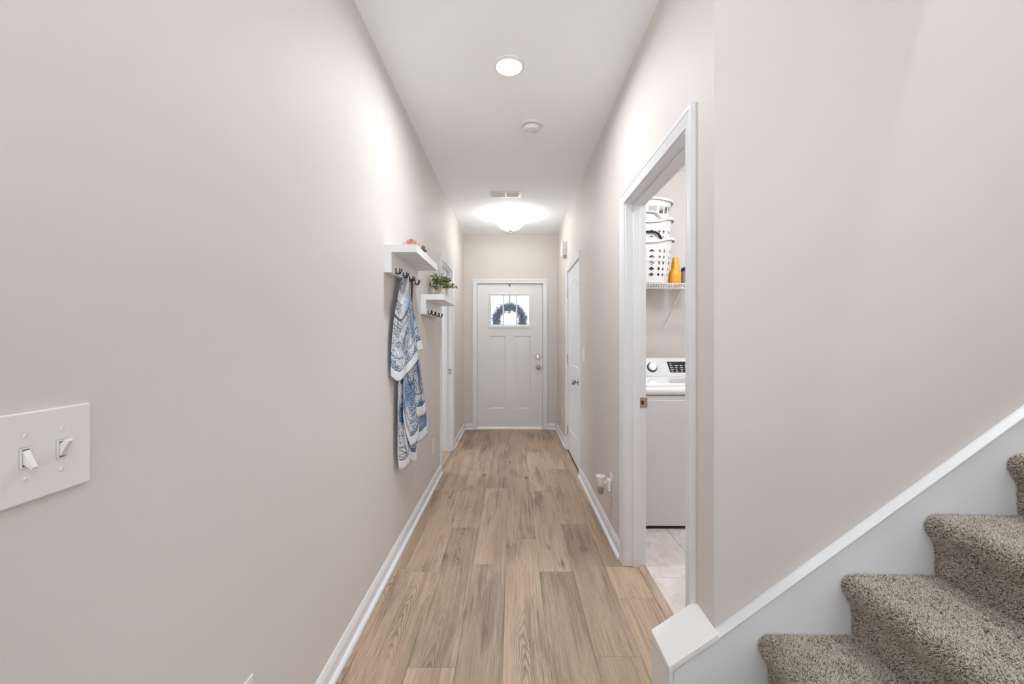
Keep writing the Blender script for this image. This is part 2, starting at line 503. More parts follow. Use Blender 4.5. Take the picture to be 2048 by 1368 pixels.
def obj(name, bm, mat, parent=None, smooth=False, bevel=0.0, sharp=None, solid=0.0, sub=0):
    bmesh.ops.recalc_face_normals(bm, faces=bm.faces)
    me = bpy.data.meshes.new(name)
    bm.to_mesh(me)
    bm.free()
    me.materials.append(M[mat])
    if smooth:
        me.polygons.foreach_set('use_smooth', [True] * len(me.polygons))
        if sharp is not None:
            me.set_sharp_from_angle(angle=math.radians(sharp))
    o = bpy.data.objects.new(name, me)
    C.objects.link(o)
    if parent:
        o.parent = parent
    if solid:
        md = o.modifiers.new('thickness', 'SOLIDIFY'); md.thickness = solid; md.offset = 0
    if bevel:
        md = o.modifiers.new('bevel', 'BEVEL'); md.width = bevel; md.segments = 2; md.limit_method = 'ANGLE'
    if sub:
        md = o.modifiers.new('sub', 'SUBSURF'); md.levels = sub; md.render_levels = sub
    return o

def tag(o, label, cat, group=None, kind=None):
    o['label'] = label
    o['category'] = cat
    if group:
        o['group'] = group
    if kind:
        o['kind'] = kind
    return o

def thing(name, label, cat, group=None, kind=None, loc=(0, 0, 0)):
    o = bpy.data.objects.new(name, None)
    o.empty_display_size = 0.05
    C.objects.link(o)
    o.location = loc
    return tag(o, label, cat, group, kind)

def add(name, bm, mat, t, **kw):
    """A part given in world coordinates under a thing whose Empty stands at its base."""
    off = Vector((0, 0, 0)); p = t
    while p:
        off += p.location; p = p.parent
    bmesh.ops.translate(bm, verts=bm.verts, vec=-off)
    return obj(name, bm, mat, t, **kw)

def B():
    return bmesh.new()

def box(x0, x1, y0, y1, z0, z1):
    bm = B(); bx(bm, x0, x1, y0, y1, z0, z1); return bm

def struct(name, bm, mat, label, cat, **kw):
    return tag(obj(name, bm, mat, **kw), label, cat, kind='structure')

def PX(px, py, Y):
    return Vector(((px - 1024.5) * Y / F, Y, CAMZ + (676.0 - py) * Y / F))

# ------------------------------------------------------------------ dimensions
XL, XR = -0.684, 0.635          # hall walls
YF = 5.754                      # front door wall
ZC = 2.743                      # ceiling
WT = 0.115
YS = 1.29                       # stair wall face
LD = (3.945, 4.655)             # left doorway
RD = (1.485, 2.300)             # laundry doorway
CD = (3.865, 4.700)             # closet doorway
ZD = 2.035
BACK = -4.5

# ------------------------------------------------------------------ walls, ceiling, floor
bm = B(); plate(bm, [BACK - 0.1, LD[0] - 0.02, LD[1] + 0.02, YF], [0, ZD + 0.02, ZC], [(LD[0] - 0.02, LD[1] + 0.02, -1, ZD + 0.02)], XL, XL - WT, lambda u, v, w_: (w_, u, v))
struct('wall_left', bm, 'wall', 'long greige painted wall on the left with the coat shelves', 'wall')
bm = B(); plate(bm, [YS + 0.13, RD[0] - 0.02, RD[1] + 0.02, CD[0] - 0.02, CD[1] + 0.02, YF], [0, ZD + 0.02, ZC], [(RD[0] - 0.02, RD[1] + 0.02, -1, ZD + 0.02), (CD[0] - 0.02, CD[1] + 0.02, -1, ZD + 0.02)], XR, XR + WT, lambda u, v, w_: (w_, u, v))
struct('wall_right', bm, 'wall', 'greige painted wall on the right with laundry doorway and closet door', 'wall')
DX0, DX1 = -0.492, 0.428
bm = B(); plate(bm, [-2.3, DX0 - 0.02, DX1 + 0.02, 2.5], [0, 2.07, ZC], [(DX0 - 0.02, DX1 + 0.02, -1, 2.07)], YF, YF + 0.14, lambda u, v, w_: (u, w_, v))
struct('wall_front', bm, 'wall', 'greige end wall around the white front door', 'wall')
struct('wall_stairs', box(XR, 4.5, YS, YS + 0.13, 0, 5.2), 'wall', 'greige painted wall rising beside the carpeted stairs', 'wall')
# walls of the living area behind the camera with its window openings
bm = B(); plate(bm, [XL, -0.50, 2.80, 4.6], [0, 0.35, 2.55, ZC], [(-0.50, 2.80, 0.35, 2.55)], BACK, BACK - 0.12, lambda u, v, w_: (u, w_, v))
struct('wall_rear', bm, 'wall', 'greige living area wall behind the camera with a wide window', 'wall')
bm = B(); plate(bm, [BACK - 0.1, -3.55, -0.85, YS + 0.13], [0, 0.45, 2.45, 5.2], [(-3.55, -0.85, 0.45, 2.45)], 4.5, 4.62, lambda u, v, w_: (w_, u, v))
struct('wall_side', bm, 'wall', 'greige living area side wall behind the camera with a window', 'wall')
struct('wall_upper', box(1.4, 4.5, 0.12, 0.20, ZC + 0.12, 5.2), 'wall', 'upper wall of the open stairwell above the living area', 'wall')
struct('wall_landing', box(1.32, 1.4, 0.12, YS, ZC + 0.12, 5.2), 'wall', 'short upper wall closing the stairwell over the hall', 'wall')
struct('ceiling_stairwell', box(1.32, 4.62, 0.12, YS + 0.13, 5.2, 5.3), 'ceiling', 'white ceiling high over the stairwell', 'ceiling')
bm = B(); plate(bm, [-2.3, 1.4, 4.5, 4.62], [BACK - 0.12, 0.20, YS, YF + 0.14], [(1.4, 4.5, 0.20, YS)], ZC, ZC + 0.12, lambda u, v, w_: (u, v, w_))
struct('ceiling', bm, 'ceiling', 'smooth white ceiling over the hallway', 'ceiling')
floor = struct('floor', box(-2.3, 4.62, BACK - 0.12, YF + 0.14, -0.12, -0.0075), 'subfloor', 'brown oak vinyl plank floor of the hallway', 'floor')

# laundry room shell
struct('wall_laundry', box(XR + WT, 2.42, 3.60, 3.70, 0, ZC), 'wall', 'greige laundry wall behind the washer and wire shelf', 'wall')
struct('wall_laundry_side', box(2.42, 2.50, YS + 0.13, 3.70, 0, ZC), 'wall', 'greige far side wall of the laundry room', 'wall')
# closet behind the closed panel door
struct('wall_closet', box(1.45, 1.55, 3.70, YF, 0, ZC), 'wall', 'wall at the back of the closed closet', 'wall')
# small room beyond the left doorway
bm = B(); plate(bm, [3.2, 3.85, 4.95, YF], [0, 0.8, 2.2, ZC], [(3.85, 4.95, 0.8, 2.2)], -2.3, -2.2, lambda u, v, w_: (w_, u, v))
struct('wall_room', bm, 'wall', 'wall with a window in the room beyond the left doorway', 'wall')
struct('wall_room_side', box(-2.2, XL - WT, 3.2, 3.3, 0, ZC), 'wall', 'side wall of the room beyond the left doorway', 'wall')

# ---- planks: each one is an object under the floor
PW, PL = 0.1855, 1.178
def plank_mesh(wd, ln):
    bm = B()
    g = 0.0003; ch = 0.0007
    x0, x1, y0, y1 = -wd / 2 + g, wd / 2 - g, -ln / 2 + g, ln / 2 - g
    lo = [bm.verts.new(p) for p in ((x0, y0, -0.0075), (x1, y0, -0.0075), (x1, y1, -0.0075), (x0, y1, -0.0075))]
    md = [bm.verts.new((p.co.x, p.co.y, -0.0006)) for p in lo]
    hi = [bm.verts.new((p.co.x + (ch if p.co.x < 0 else -ch), p.co.y + (ch if p.co.y < 0 else -ch), 0)) for p in lo]
    for a, b in ((lo, md), (md, hi)):
        for i in range(4):
            j = (i + 1) % 4
            bm.faces.new((a[i], a[j], b[j], b[i]))
    bm.faces.new(hi)
    me = bpy.data.meshes.new('plank'); bm.to_mesh(me); bm.free()
    me.materials.append(M['wood'])
    return me
mesh_cache = {}
def plank(x0, x1, y0, y1):
    key = (round(x1 - x0, 3), round(y1 - y0, 3))
    if key not in mesh_cache:
        mesh_cache[key] = plank_mesh(x1 - x0, y1 - y0)
    o = bpy.data.objects.new('plank', mesh_cache[key])
    C.objects.link(o)
    o.parent = floor
    o.location = ((x0 + x1) / 2, (y0 + y1) / 2, 0)
joint = {-3: 1.10, -2: 2.252, -1: 1.598, 0: 2.326, 1: 2.619, 2: 2.252, 3: 1.653, 4: 2.02, 5: 1.3, 6: 1.75, 7: 1.45}
for k in range(-3, 8):
    x0 = -0.222 + PW * k; x1 = x0 + PW
    x0 = max(x0, XL + 0.003)
    if k <= 4:
        x1 = min(x1, 0.703 if k == 4 else x1)
    ytop = YF - 0.002
    if k >= 5:
        ytop = 0.20
    y = joint[k] - PL * 4
    while y < ytop:
        y0, y1 = max(y, -1.2), min(y + PL, ytop)
        if y1 - y0 > 0.02:
            if k in (3, 4) and y1 > 2.31 and x1 > XR:
                # the strip under the right wall stops at the wall outside the laundry doorway
                xs = min(x1, XR - 0.003)
                if y0 < RD[1] - 0.05:
                    plank(x0, x1, y0, RD[1])
                    if xs - x0 > 0.02:
                        plank(x0, xs, RD[1], y1)
                elif xs - x0 > 0.02:
                    plank(x0, xs, y0, y1)
            else:
                plank(x0, x1, y0, y1)
        y += PL
# beyond the doorway on the left and in the living area the wood floor goes on
def wood_slab(name, x0, x1, y0, y1):
    o = obj(name, box(x0, x1, y0, y1, -0.0075, -0.0002), 'wood', floor)
wood_slab('flooring', -0.684, 4.5, BACK, -1.2)
wood_slab('flooring', 1.26, 4.5, -1.2, 0.20)
wood_slab('flooring', -2.2, XL - 0.001, 3.3, YF)

# laundry tile floor: grout bed with separate marble tiles
lf = struct('floor_laundry', box(0.735, 2.42, YS + 0.13, 3.6, -0.0075, -0.002), 'grout', 'pale marble tile floor of the laundry room', 'floor')
TX, TY = 0.305, 0.61
def tile(x0, x1, y0, y1):
    key = ('t', round(x1 - x0, 3), round(y1 - y0, 3))
    if key not in mesh_cache:
        wd, ln = x1 - x0, y1 - y0
        bm = B(); g = 0.0012; ch = 0.0012
        lo = [bm.verts.new(p) for p in ((-wd / 2 + g, -ln / 2 + g, -0.006), (wd / 2 - g, -ln / 2 + g, -0.006), (wd / 2 - g, ln / 2 - g, -0.006), (-wd / 2 + g, ln / 2 - g, -0.006))]
        md = [bm.verts.new((p.co.x, p.co.y, -0.001)) for p in lo]
        hi = [bm.verts.new((p.co.x + (ch if p.co.x < 0 else -ch), p.co.y + (ch if p.co.y < 0 else -ch), 0)) for p in lo]
        for a, b in ((lo, md), (md, hi)):
            for i in range(4):
                j = (i + 1) % 4
                bm.faces.new((a[i], a[j], b[j], b[i]))
        bm.faces.new(hi)
        me = bpy.data.meshes.new('tile'); bm.to_mesh(me); bm.free()
        me.materials.append(M['marble'])
        mesh_cache[key] = me
    o = bpy.data.objects.new('tile', mesh_cache[key]); C.objects.link(o); o.parent = lf
    o.location = ((x0 + x1) / 2, (y0 + y1) / 2, 0)
for i in range(-1, 5):
    for j in range(-2, 3):
        x0 = max(1.038 + TX * i, 0.735); x1 = min(1.038 + TX * (i + 1), 2.42)
        y0 = max(2.20 + TY * j, YS + 0.13); y1 = min(2.20 + TY * (j + 1), 3.6)
        if x1 - x0 > 0.02 and y1 - y0 > 0.02:
            tile(x0, x1, y0, y1)
# wood reducer strip in the laundry doorway
bm = B(); prism(bm, [(0.700, 0.0), (0.704, 0.006), (0.722, 0.008), (0.742, 0.006), (0.752, 0.0)], lambda a, b, c: (a, c, b), RD[0], RD[1])
struct('trim_threshold', bm, 'wood', 'wooden reducer strip across the laundry doorway floor', 'threshold')

# ------------------------------------------------------------------ casings, jambs, baseboards
CAS = [(0.000, 0.000), (0.000, 0.009), (0.003, 0.0115), (0.010, 0.0115), (0.012, 0.0095), (0.016, 0.011), (0.030, 0.0135), (0.042, 0.0155), (0.046, 0.0180), (0.058, 0.0180), (0.061, 0.016), (0.061, 0.000)]
def casing(bm, a0, a1, zt, fn):
    rows = []
    for u, h in CAS:
        rows.append([bm.verts.new(fn(*p, h)) for p in ((a0 - u, 0.001), (a0 - u, zt + u), (a1 + u, zt + u), (a1 + u, 0.001))])
    for r0, r1 in zip(rows, rows[1:]):
        for k in range(3):
            bm.faces.new((r0[k], r0[k + 1], r1[k + 1], r1[k]))
    bm.faces.new([r[0] for r in rows]); bm.faces.new([r[3] for r in rows][::-1])

def jamb(bm, a0, a1, zt, fn, d0, d1, stop0, stop1, t=0.019):
    plate(bm, [a0 - t, a0, a1, a1 + t], [0.001, zt, zt + t], [(a0, a1, -1, zt)], d0, d1, fn)
    s = 0.011
    plate(bm, [a0, a0 + s, a1 - s, a1], [0.001, zt - s, zt], [(a0 + s, a1 - s, -1, zt - s)], stop0, stop1, fn)

# left doorway (the hall side casing stands proud towards +x)
fL = lambda a, z, h: (XL + h, a, z)
t1 = thing('trim_1', 'white casing and jamb of the open doorway on the left wall', 'door frame', kind='structure', loc=(XL, 4.3, 0))
bm = B(); casing(bm, LD[0] - 0.005, LD[1] + 0.005, ZD + 0.005, fL); add('casing', bm, 'trim', t1)
bm = B(); jamb(bm, LD[0], LD[1], ZD, fL, 0.0, -WT, -0.055, -0.09); j = add('jamb', bm, 'trim', t1, bevel=0.0012)
bm = B(); plate(bm, [0, 0.010, 0.026, 0.034], [0, 0.015, 0.042, 0.057], [(0.010, 0.026, 0.015, 0.042)], 0, 0.0015, lambda u, v, w_: (XL - 0.008 - u, LD[1] - w_, 0.875 + v))
add('strike_plate', bm, 'nickel', t1)
# laundry doorway
fR = lambda a, z, h: (XR - h, a, z)
t2 = thing('trim_2', 'white casing and jamb of the laundry doorway', 'door frame', kind='structure', loc=(XR, 1.9, 0))
bm = B(); casing(bm, RD[0] - 0.005, RD[1] + 0.005, ZD + 0.005, fR); add('casing', bm, 'trim', t2)
bm = B(); jamb(bm, RD[0], RD[1], ZD, fR, 0.0, -WT, -0.042, -0.078); add('jamb', bm, 'trim', t2, bevel=0.0012)
bm = B(); plate(bm, [0, 0.010, 0.023, 0.040], [0, 0.016, 0.041, 0.057], [(0.010, 0.023, 0.016, 0.041)], 0, 0.0016, lambda u, v, w_: (XR + 0.079 + u, RD[1] - w_, 0.893 + v))
tube(bm, [(XR + 0.119, RD[1] - 0.0012, 0.895), (XR + 0.119, RD[1] - 0.0012, 0.948)], 0.004, 8)
sp = add('strike_plate', bm, 'bronze', t2)
bm = box(XR + 0.0895, XR + 0.1015, RD[1] - 0.0018, RD[1] + 0.001, 0.910, 0.933); add('latch_hole', bm, 'gap_shade', sp)  # black block paints the shade inside the latch hole
# closet doorway
t3 = thing('trim_3', 'white casing and jamb around the closed closet door', 'door frame', kind='structure', loc=(XR, 4.28, 0))
bm = B(); casing(bm, CD[0] - 0.005, CD[1] + 0.005, ZD + 0.005, fR); add('casing', bm, 'trim', t3)
bm = B(); jamb(bm, CD[0], CD[1], ZD, fR, 0.0, -WT, -0.045, -0.08); add('jamb', bm, 'trim', t3)
# front door frame
fF = lambda a, z, h: (a, YF - h, z)
t4 = thing('trim_4', 'white casing, frame and sill around the front door', 'door frame', kind='structure', loc=(0, YF, 0))
bm = B(); casing(bm, DX0 - 0.004, DX1 + 0.004, 2.050, fF); add('casing', bm, 'trim', t4)
bm = B(); jamb(bm, DX0, DX1, 2.047, fF, 0.0, -0.14, -0.062, -0.075); add('jamb', bm, 'trim', t4)
bm = B(); prism(bm, [(YF - 0.012, 0.0005), (YF - 0.012, 0.014), (YF + 0.002, 0.020), (YF + 0.14, 0.020), (YF + 0.14, 0.0005)], lambda a, b, c: (c, a, b), DX0, DX1)
add('sill', bm, 'cap', t4)

BASE = [(0, 0.001), (0.013, 0.001), (0.013, 0.060), (0.0115, 0.063), (0.0115, 0.068), (0.0095, 0.070), (0.0085, 0.076), (0.006, 0.080), (0.004, 0.085), (0, 0.085)]
SHOE = [(0.013, 0.001), (0.029, 0.001)] + [(0.013 + 0.016 * math.cos(a), 0.006 + 0.014 * math.sin(a)) for a in (0.0, 0.4, 0.8, 1.2, 1.57)]
def baseboard(name, fn, c0, c1, label):
    bm = B(); prism(bm, BASE, fn, c0, c1)
    o = struct(name, bm, 'trim', label, 'baseboard')
    bm = B(); prism(bm, SHOE, fn, c0, c1)
    obj('shoe_molding', bm, 'trim', o, smooth=True, sharp=40)
L_ = lambda a, b, c: (XL + a, c, b)
R_ = lambda a, b, c: (XR - a, c, b)
F_ = lambda a, b, c: (c, YF - a, b)
baseboard('baseboard_left', L_, BACK, LD[0] - 0.067, 'long white baseboard with shoe molding under the coat shelves')
baseboard('baseboard_left', L_, LD[1] + 0.067, YF - 0.001, 'short white baseboard between left doorway and front wall')
baseboard('baseboard_right', R_, RD[1] + 0.067, CD[0] - 0.067, 'white baseboard between laundry doorway and closet door')
baseboard('baseboard_right', R_, CD[1] + 0.067, YF - 0.001, 'short white baseboard between closet door and front wall')
baseboard('baseboard_front', F_, XL + 0.030, DX0 - 0.066, 'tiny white baseboard left of the front door')
baseboard('baseboard_front', F_, DX1 + 0.066, XR - 0.030, 'small white baseboard right of the front door')

# ------------------------------------------------------------------ front door
d1 = thing('door_1', 'white craftsman front door with three-pane window above two tall panels', 'door', kind='structure', loc=(-0.03, YF + 0.03, 0.022))
SX0, SX1, SZ0, SZ1 = -0.4875, 0.4235, 0.030, 2.042
D0, D1 = YF + 0.016, YF + 0.060
WIN = (-0.318, 0.255, 1.447, 1.902)
P1 = (-0.324, -0.092, 0.290, 1.314)
P2 = (0.0246, 0.261, 0.290, 1.314)
xs = sorted({SX0, WIN[0], WIN[1], P1[0], P1[1], P2[0], P2[1], SX1})
zs = sorted({SZ0, WIN[2], WIN[3], P1[2], P1[3], SZ1})
bm = B(); plate(bm, xs, zs, [WIN, P1, P2], D0, D1, lambda u, v, w_: (u, w_, v)); add('door_slab', bm, 'door', d1)
for (a, b_, c, d) in (P1, P2):
    bm = B()
    s = 0.016
    o_ = [bm.verts.new(p) for p in ((a, D0, c), (b_, D0, c), (b_, D0, d), (a, D0, d))]
    i_ = [bm.verts.new(p) for p in ((a + s, D0 + 0.008, c + s), (b_ - s, D0 + 0.008, c + s), (b_ - s, D0 + 0.008, d - s), (a + s, D0 + 0.008, d - s))]
    for k in range(4):
        bm.faces.new((o_[k], o_[(k + 1) % 4], i_[(k + 1) % 4], i_[k]))
    bm.faces.new(i_)
    bk = [bm.verts.new((v.co.x, D1 - 0.004, v.co.z)) for v in o_]
    bm.faces.new(bk[::-1])
    for k in range(4):
        bm.faces.new((o_[k], bk[k], bk[(k + 1) % 4], o_[(k + 1) % 4]))
    add('panel', bm, 'door', d1)
# window frame: raised moulding ring
bm = B()
GL = (-0.298, 0.235, 1.4735, 1.884)
rows = []
for (u, h) in ((-0.016, 0.0), (-0.016, 0.008), (-0.010, 0.011), (0.008, 0.012), (0.014, 0.008), (0.020, -0.004), (0.020, -0.03)):
    a, b_, c, d = WIN[0] + u, WIN[1] - u, WIN[2] + u * 1.3, WIN[3] - u * 0.9
    rows.append([bm.verts.new(p) for p in ((a, D0 - h, c), (b_, D0 - h, c), (b_, D0 - h, d), (a, D0 - h, d))])
for r0, r1 in zip(rows, rows[1:]):
    for k in range(4):
        bm.faces.new((r0[k], r0[(k + 1) % 4], r1[(k + 1) % 4], r1[k]))
wf = add('window_frame', bm, 'trim', d1)
MU = ((-0.136, -0.115), (0.050, 0.072))
for a, b_ in MU:
    bm = B()
    prism(bm, [(a, D0 + 0.022), (a, D0 - 0.002), (a + 0.004, D0 - 0.006), (b_ - 0.004, D0 - 0.006), (b_, D0 - 0.002), (b_, D0 + 0.022)], lambda p, q, c: (p, q, c), GL[2] - 0.002, GL[3] + 0.002)
    add('mullion', bm, 'trim', d1)
for a, b_ in ((GL[0] - 0.004, MU[0][0] + 0.002), (MU[0][1] - 0.002, MU[1][0] + 0.002), (MU[1][1] - 0.002, GL[1] + 0.004)):
    add('glass_pane', box(a, b_, D0 + 0.020, D0 + 0.024, GL[2] - 0.004, GL[3] + 0.004), 'glass', d1)
kx = 0.365
def knob_profile():
    return [(0.0, 0.0), (0.032, 0.0), (0.033, 0.004), (0.030, 0.009), (0.014, 0.012), (0.011, 0.018), (0.011, 0.030), (0.016, 0.034), (0.025, 0.040), (0.0285, 0.049), (0.0275, 0.058), (0.021, 0.064), (0.008, 0.066), (0.0, 0.066)]
bm = B(); lathe(bm, [(r, -h) for r, h in knob_profile()], (kx, D0, CAMZ - 0.412), 'y', 28); add('door_knob', bm, 'nickel', d1, smooth=True, sharp=50)
bm = B(); lathe(bm, [(0, 0), (0.033, 0), (0.034, -0.006), (0.030, -0.014), (0.024, -0.016), (0.0, -0.016)], (kx, D0, CAMZ - 0.272), 'y', 28)
db = add('deadbolt', bm, 'chrome', d1, smooth=True, sharp=40)
bm = box(kx - 0.004, kx + 0.004, D0 - 0.034, D0 - 0.015, CAMZ - 0.272 - 0.014, CAMZ - 0.272 + 0.014); add('thumb_turn', bm, 'chrome', db, bevel=0.002)
for dz in (-0.412, -0.272):
    add('bolt_plate', box(SX1 + 0.0002, SX1 + 0.004, D0 - 0.004, D0 + 0.03, CAMZ + dz - 0.028, CAMZ + dz + 0.028), 'black', d1)
for zc in (1.83, 1.02, 0.215):
    bm = B(); tube(bm, [(SX0 - 0.004, D0 - 0.004, zc - 0.05), (SX0 - 0.004, D0 - 0.004, zc + 0.05)], 0.007, 10)
    bx(bm, SX0 - 0.003, SX0 + 0.014, D0 - 0.0015, D0, zc - 0.045, zc + 0.045)
    add('hinge', bm, 'trim', d1)

# ---- wreath outside and the strap that holds it over the door
hg = thing('wreath_hanger', 'thin metal strap over the front door top with red tip', 'hanger', loc=(-0.035, D0, 1.9))
bm = B()
bx(bm, -0.042, -0.028, D1 + 0.0015, D1 + 0.004, 1.700, 2.044)
add('strap', bm, 'hanger', hg)
bm = B(); bx(bm, -0.042, -0.028, D0 - 0.0035, D1 + 0.004, 2.0425, 2.0445); bx(bm, -0.042, -0.028, D0 - 0.0035, D0 - 0.001, 2.012, 2.0425)
add('door_clip', bm, 'hanger', hg)
bm = B(); lathe(bm, [(0, 0), (0.010, 0), (0.0115, -0.003), (0.009, -0.007), (0, -0.008)], (-0.035, D0 - 0.0035, 2.020), 'y', 16); add('red_tip', bm, 'red', hg, smooth=True)
bm = B(); tube(bm, [(-0.035, D1 + 0.004, 1.706), (-0.035, D1 + 0.03, 1.702), (-0.035, D1 + 0.045, 1.712), (-0.035, D1 + 0.047, 1.728)], 0.003, 6); add('hook', bm, 'hanger', hg)

wc = Vector((-0.038, D1 + 0.075, 1.535))
wr = thing('wreath', 'glare-tinted blue needle wreath hanging outside behind the door window', 'wreath', loc=wc)
bm = B()
for k in range(3):
    pts = []
    for i in range(40):
        a = 2 * PI * i / 40
        rr = 0.183 + 0.012 * math.sin(5 * a + k * 2.1)
        pts.append(wc + Vector((rr * math.cos(a), 0.012 * math.cos(5 * a + k * 2.1), rr * math.sin(a))))
    tube(bm, pts, 0.007, 6, closed=True)
add('vine_ring', bm, 'wreath_wire', wr, smooth=True)
bm = B()
for i in range(7500):
    a = 2 * PI * (i * 0.6180339 % 1.0)
    if math.sin(a) < -0.55 and random.random() < 0.2:
        continue
    rr = random.gauss(0.190, 0.027)
    p = wc + Vector((rr * math.cos(a), random.gauss(0, 0.018), rr * math.sin(a)))
    rad = Vector((math.cos(a), 0, math.sin(a))); tan = Vector((-math.sin(a), 0, math.cos(a)))
    d = (rad * random.uniform(-0.5, 1.0) + tan * random.uniform(-0.2, 1.0) + Vector((0, random.uniform(-0.6, 0.5), 0))).normalized()
    ln = random.uniform(0.020, 0.050) * (1.5 if random.random() < 0.06 else 1)
    s = d.cross(Vector((random.uniform(-1, 1), random.uniform(-1, 1), random.uniform(-1, 1)))).normalized() * random.uniform(0.003, 0.006)
    n_ = d.cross(s).normalized() * 0.0012
    if p.y + d.y * ln < D1 + 0.012:
        continue
    v = [bm.verts.new(q) for q in (p - s * 0.3, p + d * ln * 0.5 - s + n_, p + d * ln, p + d * ln * 0.5 + s + n_)]
    bm.faces.new(v)
fo = add('foliage', bm, 'wreath', wr); fo['kind'] = 'stuff'

# porch slab outside the front door
struct('floor_porch', box(-2.3, 2.5, YF + 0.14, YF + 2.2, -0.16, -0.03), 'concrete', 'concrete porch slab outside the front door', 'porch')

# ------------------------------------------------------------------ closet door (arched panel, plank grooves)
d2 = thing('door_2', 'white closet door with arched grooved panels closed in the right wall', 'door', kind='structure', loc=(XR, 4.28, 0.012))
A0, A1, Z0, Z1 = CD[0] + 0.004, CD[1] - 0.004, 0.014, ZD - 0.004
XF = XR + 0.004                     # face of stiles and rails
XB = XF + 0.006                     # face of the sunk field
def fc(a, z, h):                    # h = depth behind the face
    return (XF + h, a, z)
st = 0.118
pa0, pa1 = A0 + st, A1 - st
def arch(t):                        # top edge of the upper panel
    return 1.815 + 0.090 * (1 - abs(2 * t - 1) ** 2.2)
NA = 12
bm = B()
bx(bm, XB, XF + 0.035, A0, A1, Z0, Z1)
add('core', bm, 'door', d2)
bm = B()
prism(bm, [(A0, Z0), (pa0, Z0), (pa0, Z1), (A0, Z1)], fc, 0, 0.006)
prism(bm, [(pa1, Z0), (A1, Z0), (A1, Z1), (pa1, Z1)], fc, 0, 0.006)
prism(bm, [(pa0, Z0), (pa1, Z0), (pa1, 0.262), (pa0, 0.262)], fc, 0, 0.006)
prism(bm, [(pa0, 0.795), (pa1, 0.795), (pa1, 0.975), (pa0, 0.975)], fc, 0, 0.006)
prism(bm, [(pa0, Z1)] + [(pa0 + (pa1 - pa0) * i / NA, arch(i / NA)) for i in range(NA + 1)] + [(pa1, Z1)], fc, 0, 0.006)
add('stile_and_rail_frame', bm, 'door', d2)
def sticking(loop, cx, cz):
    bm = B()
    o_ = [bm.verts.new(fc(a, z, 0.0)) for a, z in loop]
    k1 = [bm.verts.new(fc(a + (cx - a) / abs(cx - a) * 0.012 if abs(a - cx) > 1e-4 else a, z + (cz - z) / abs(cz - z) * 0.012, -0.002)) for a, z in loop]
    k2 = [bm.verts.new(fc(a + (cx - a) / abs(cx - a) * 0.026 if abs(a - cx) > 1e-4 else a, z + (cz - z) / abs(cz - z) * 0.026, 0.006)) for a, z in loop]
    n = len(loop)
    for r0, r1 in ((o_, k1), (k1, k2)):
        for i in range(n):
            bm.faces.new((r0[i], r0[(i + 1) % n], r1[(i + 1) % n], r1[i]))
    return bm
cm = (pa0 + pa1) / 2
add('panel_molding', sticking([(pa0, 0.975), (pa1, 0.975)] + [(pa1 - (pa1 - pa0) * i / NA, arch(i / NA)) for i in range(NA + 1)], cm, 1.4), 'trim', d2)
add('panel_molding', sticking([(pa0, 0.262), (pa1, 0.262), (pa1, 0.795), (pa0, 0.795)], cm, 0.5), 'trim', d2)
q0, q1 = pa0 + 0.036, pa1 - 0.036
for low in (False, True):
    for i in range(5):
        a = q0 + (q1 - q0) * i / 5 + 0.0025; b_ = q0 + (q1 - q0) * (i + 1) / 5 - 0.0025
        bm = B()
        if low:
            pts = [(a, 0.298), (b_, 0.298), (b_, 0.759), (a, 0.759)]
        else:
            m_ = (a + b_) / 2
            at = lambda p: arch((p - pa0) / (pa1 - pa0)) - 0.040
            pts = [(a, 1.011), (b_, 1.011), (b_, at(b_)), (m_, at(m_)), (a, at(a))]
        prism(bm, pts, fc, 0.0015, 0.006)
        add('panel_plank', bm, 'door', d2)
bm = B(); lathe(bm, [(r, -h) for r, h in knob_profile()], (XF, A0 + 0.066, 0.862), 'x', 28); add('door_knob', bm, 'nickel', d2, smooth=True, sharp=50)
for zc in (1.80, 1.05, 0.23):
    bm = B(); tube(bm, [(XF - 0.006, A1 + 0.002, zc - 0.05), (XF - 0.006, A1 + 0.002, zc + 0.05)], 0.0075, 10)
    lathe(bm, [(0, -0.004), (0.006, -0.004), (0.008, 0), (0, 0)], (XF - 0.006, A1 + 0.002, zc - 0.05), 'z', 10)
    add('hinge', bm, 'hinge', d2)

# ------------------------------------------------------------------ stairs
RISE, RUN = 0.186, 0.257
X2, Z2 = 0.765, 0.363
YK = 1.272                         # face of the skirt board
def nose(n):
    return X2 + RUN * (n - 2), Z2 + RISE * (n - 2)
stair = thing('staircase', 'carpeted staircase with taupe pile climbing to the right', 'stairs', loc=(0.55, 0.75, 0))
def step_profile(n):
    x, z = nose(n)
    p = [(x + RUN + 0.040, z - 0.004), (x + RUN + 0.031, z - 0.0035), (x + RUN - 0.02, z - 0.003), (x + 0.12, z - 0.002), (x + 0.05, z), (x + 0.030, z - 0.0005)]
    for a in (75, 55, 35, 15, -5, -25):                     # bull nose
        r = math.radians(a)
        p.append((x + 0.030 - 0.030 * math.cos(r) * 1.0, z - 0.030 + 0.0295 * math.sin(r)))
    p += [(x + 0.009, z - 0.055), (x + 0.020, z - 0.071), (x + 0.029, z - 0.085), (x + 0.032, z - 0.11)]
    p += [(x + 0.033, max(0.001, z - RISE))]
    return p
YA, YB = 0.22, YK - 0.001
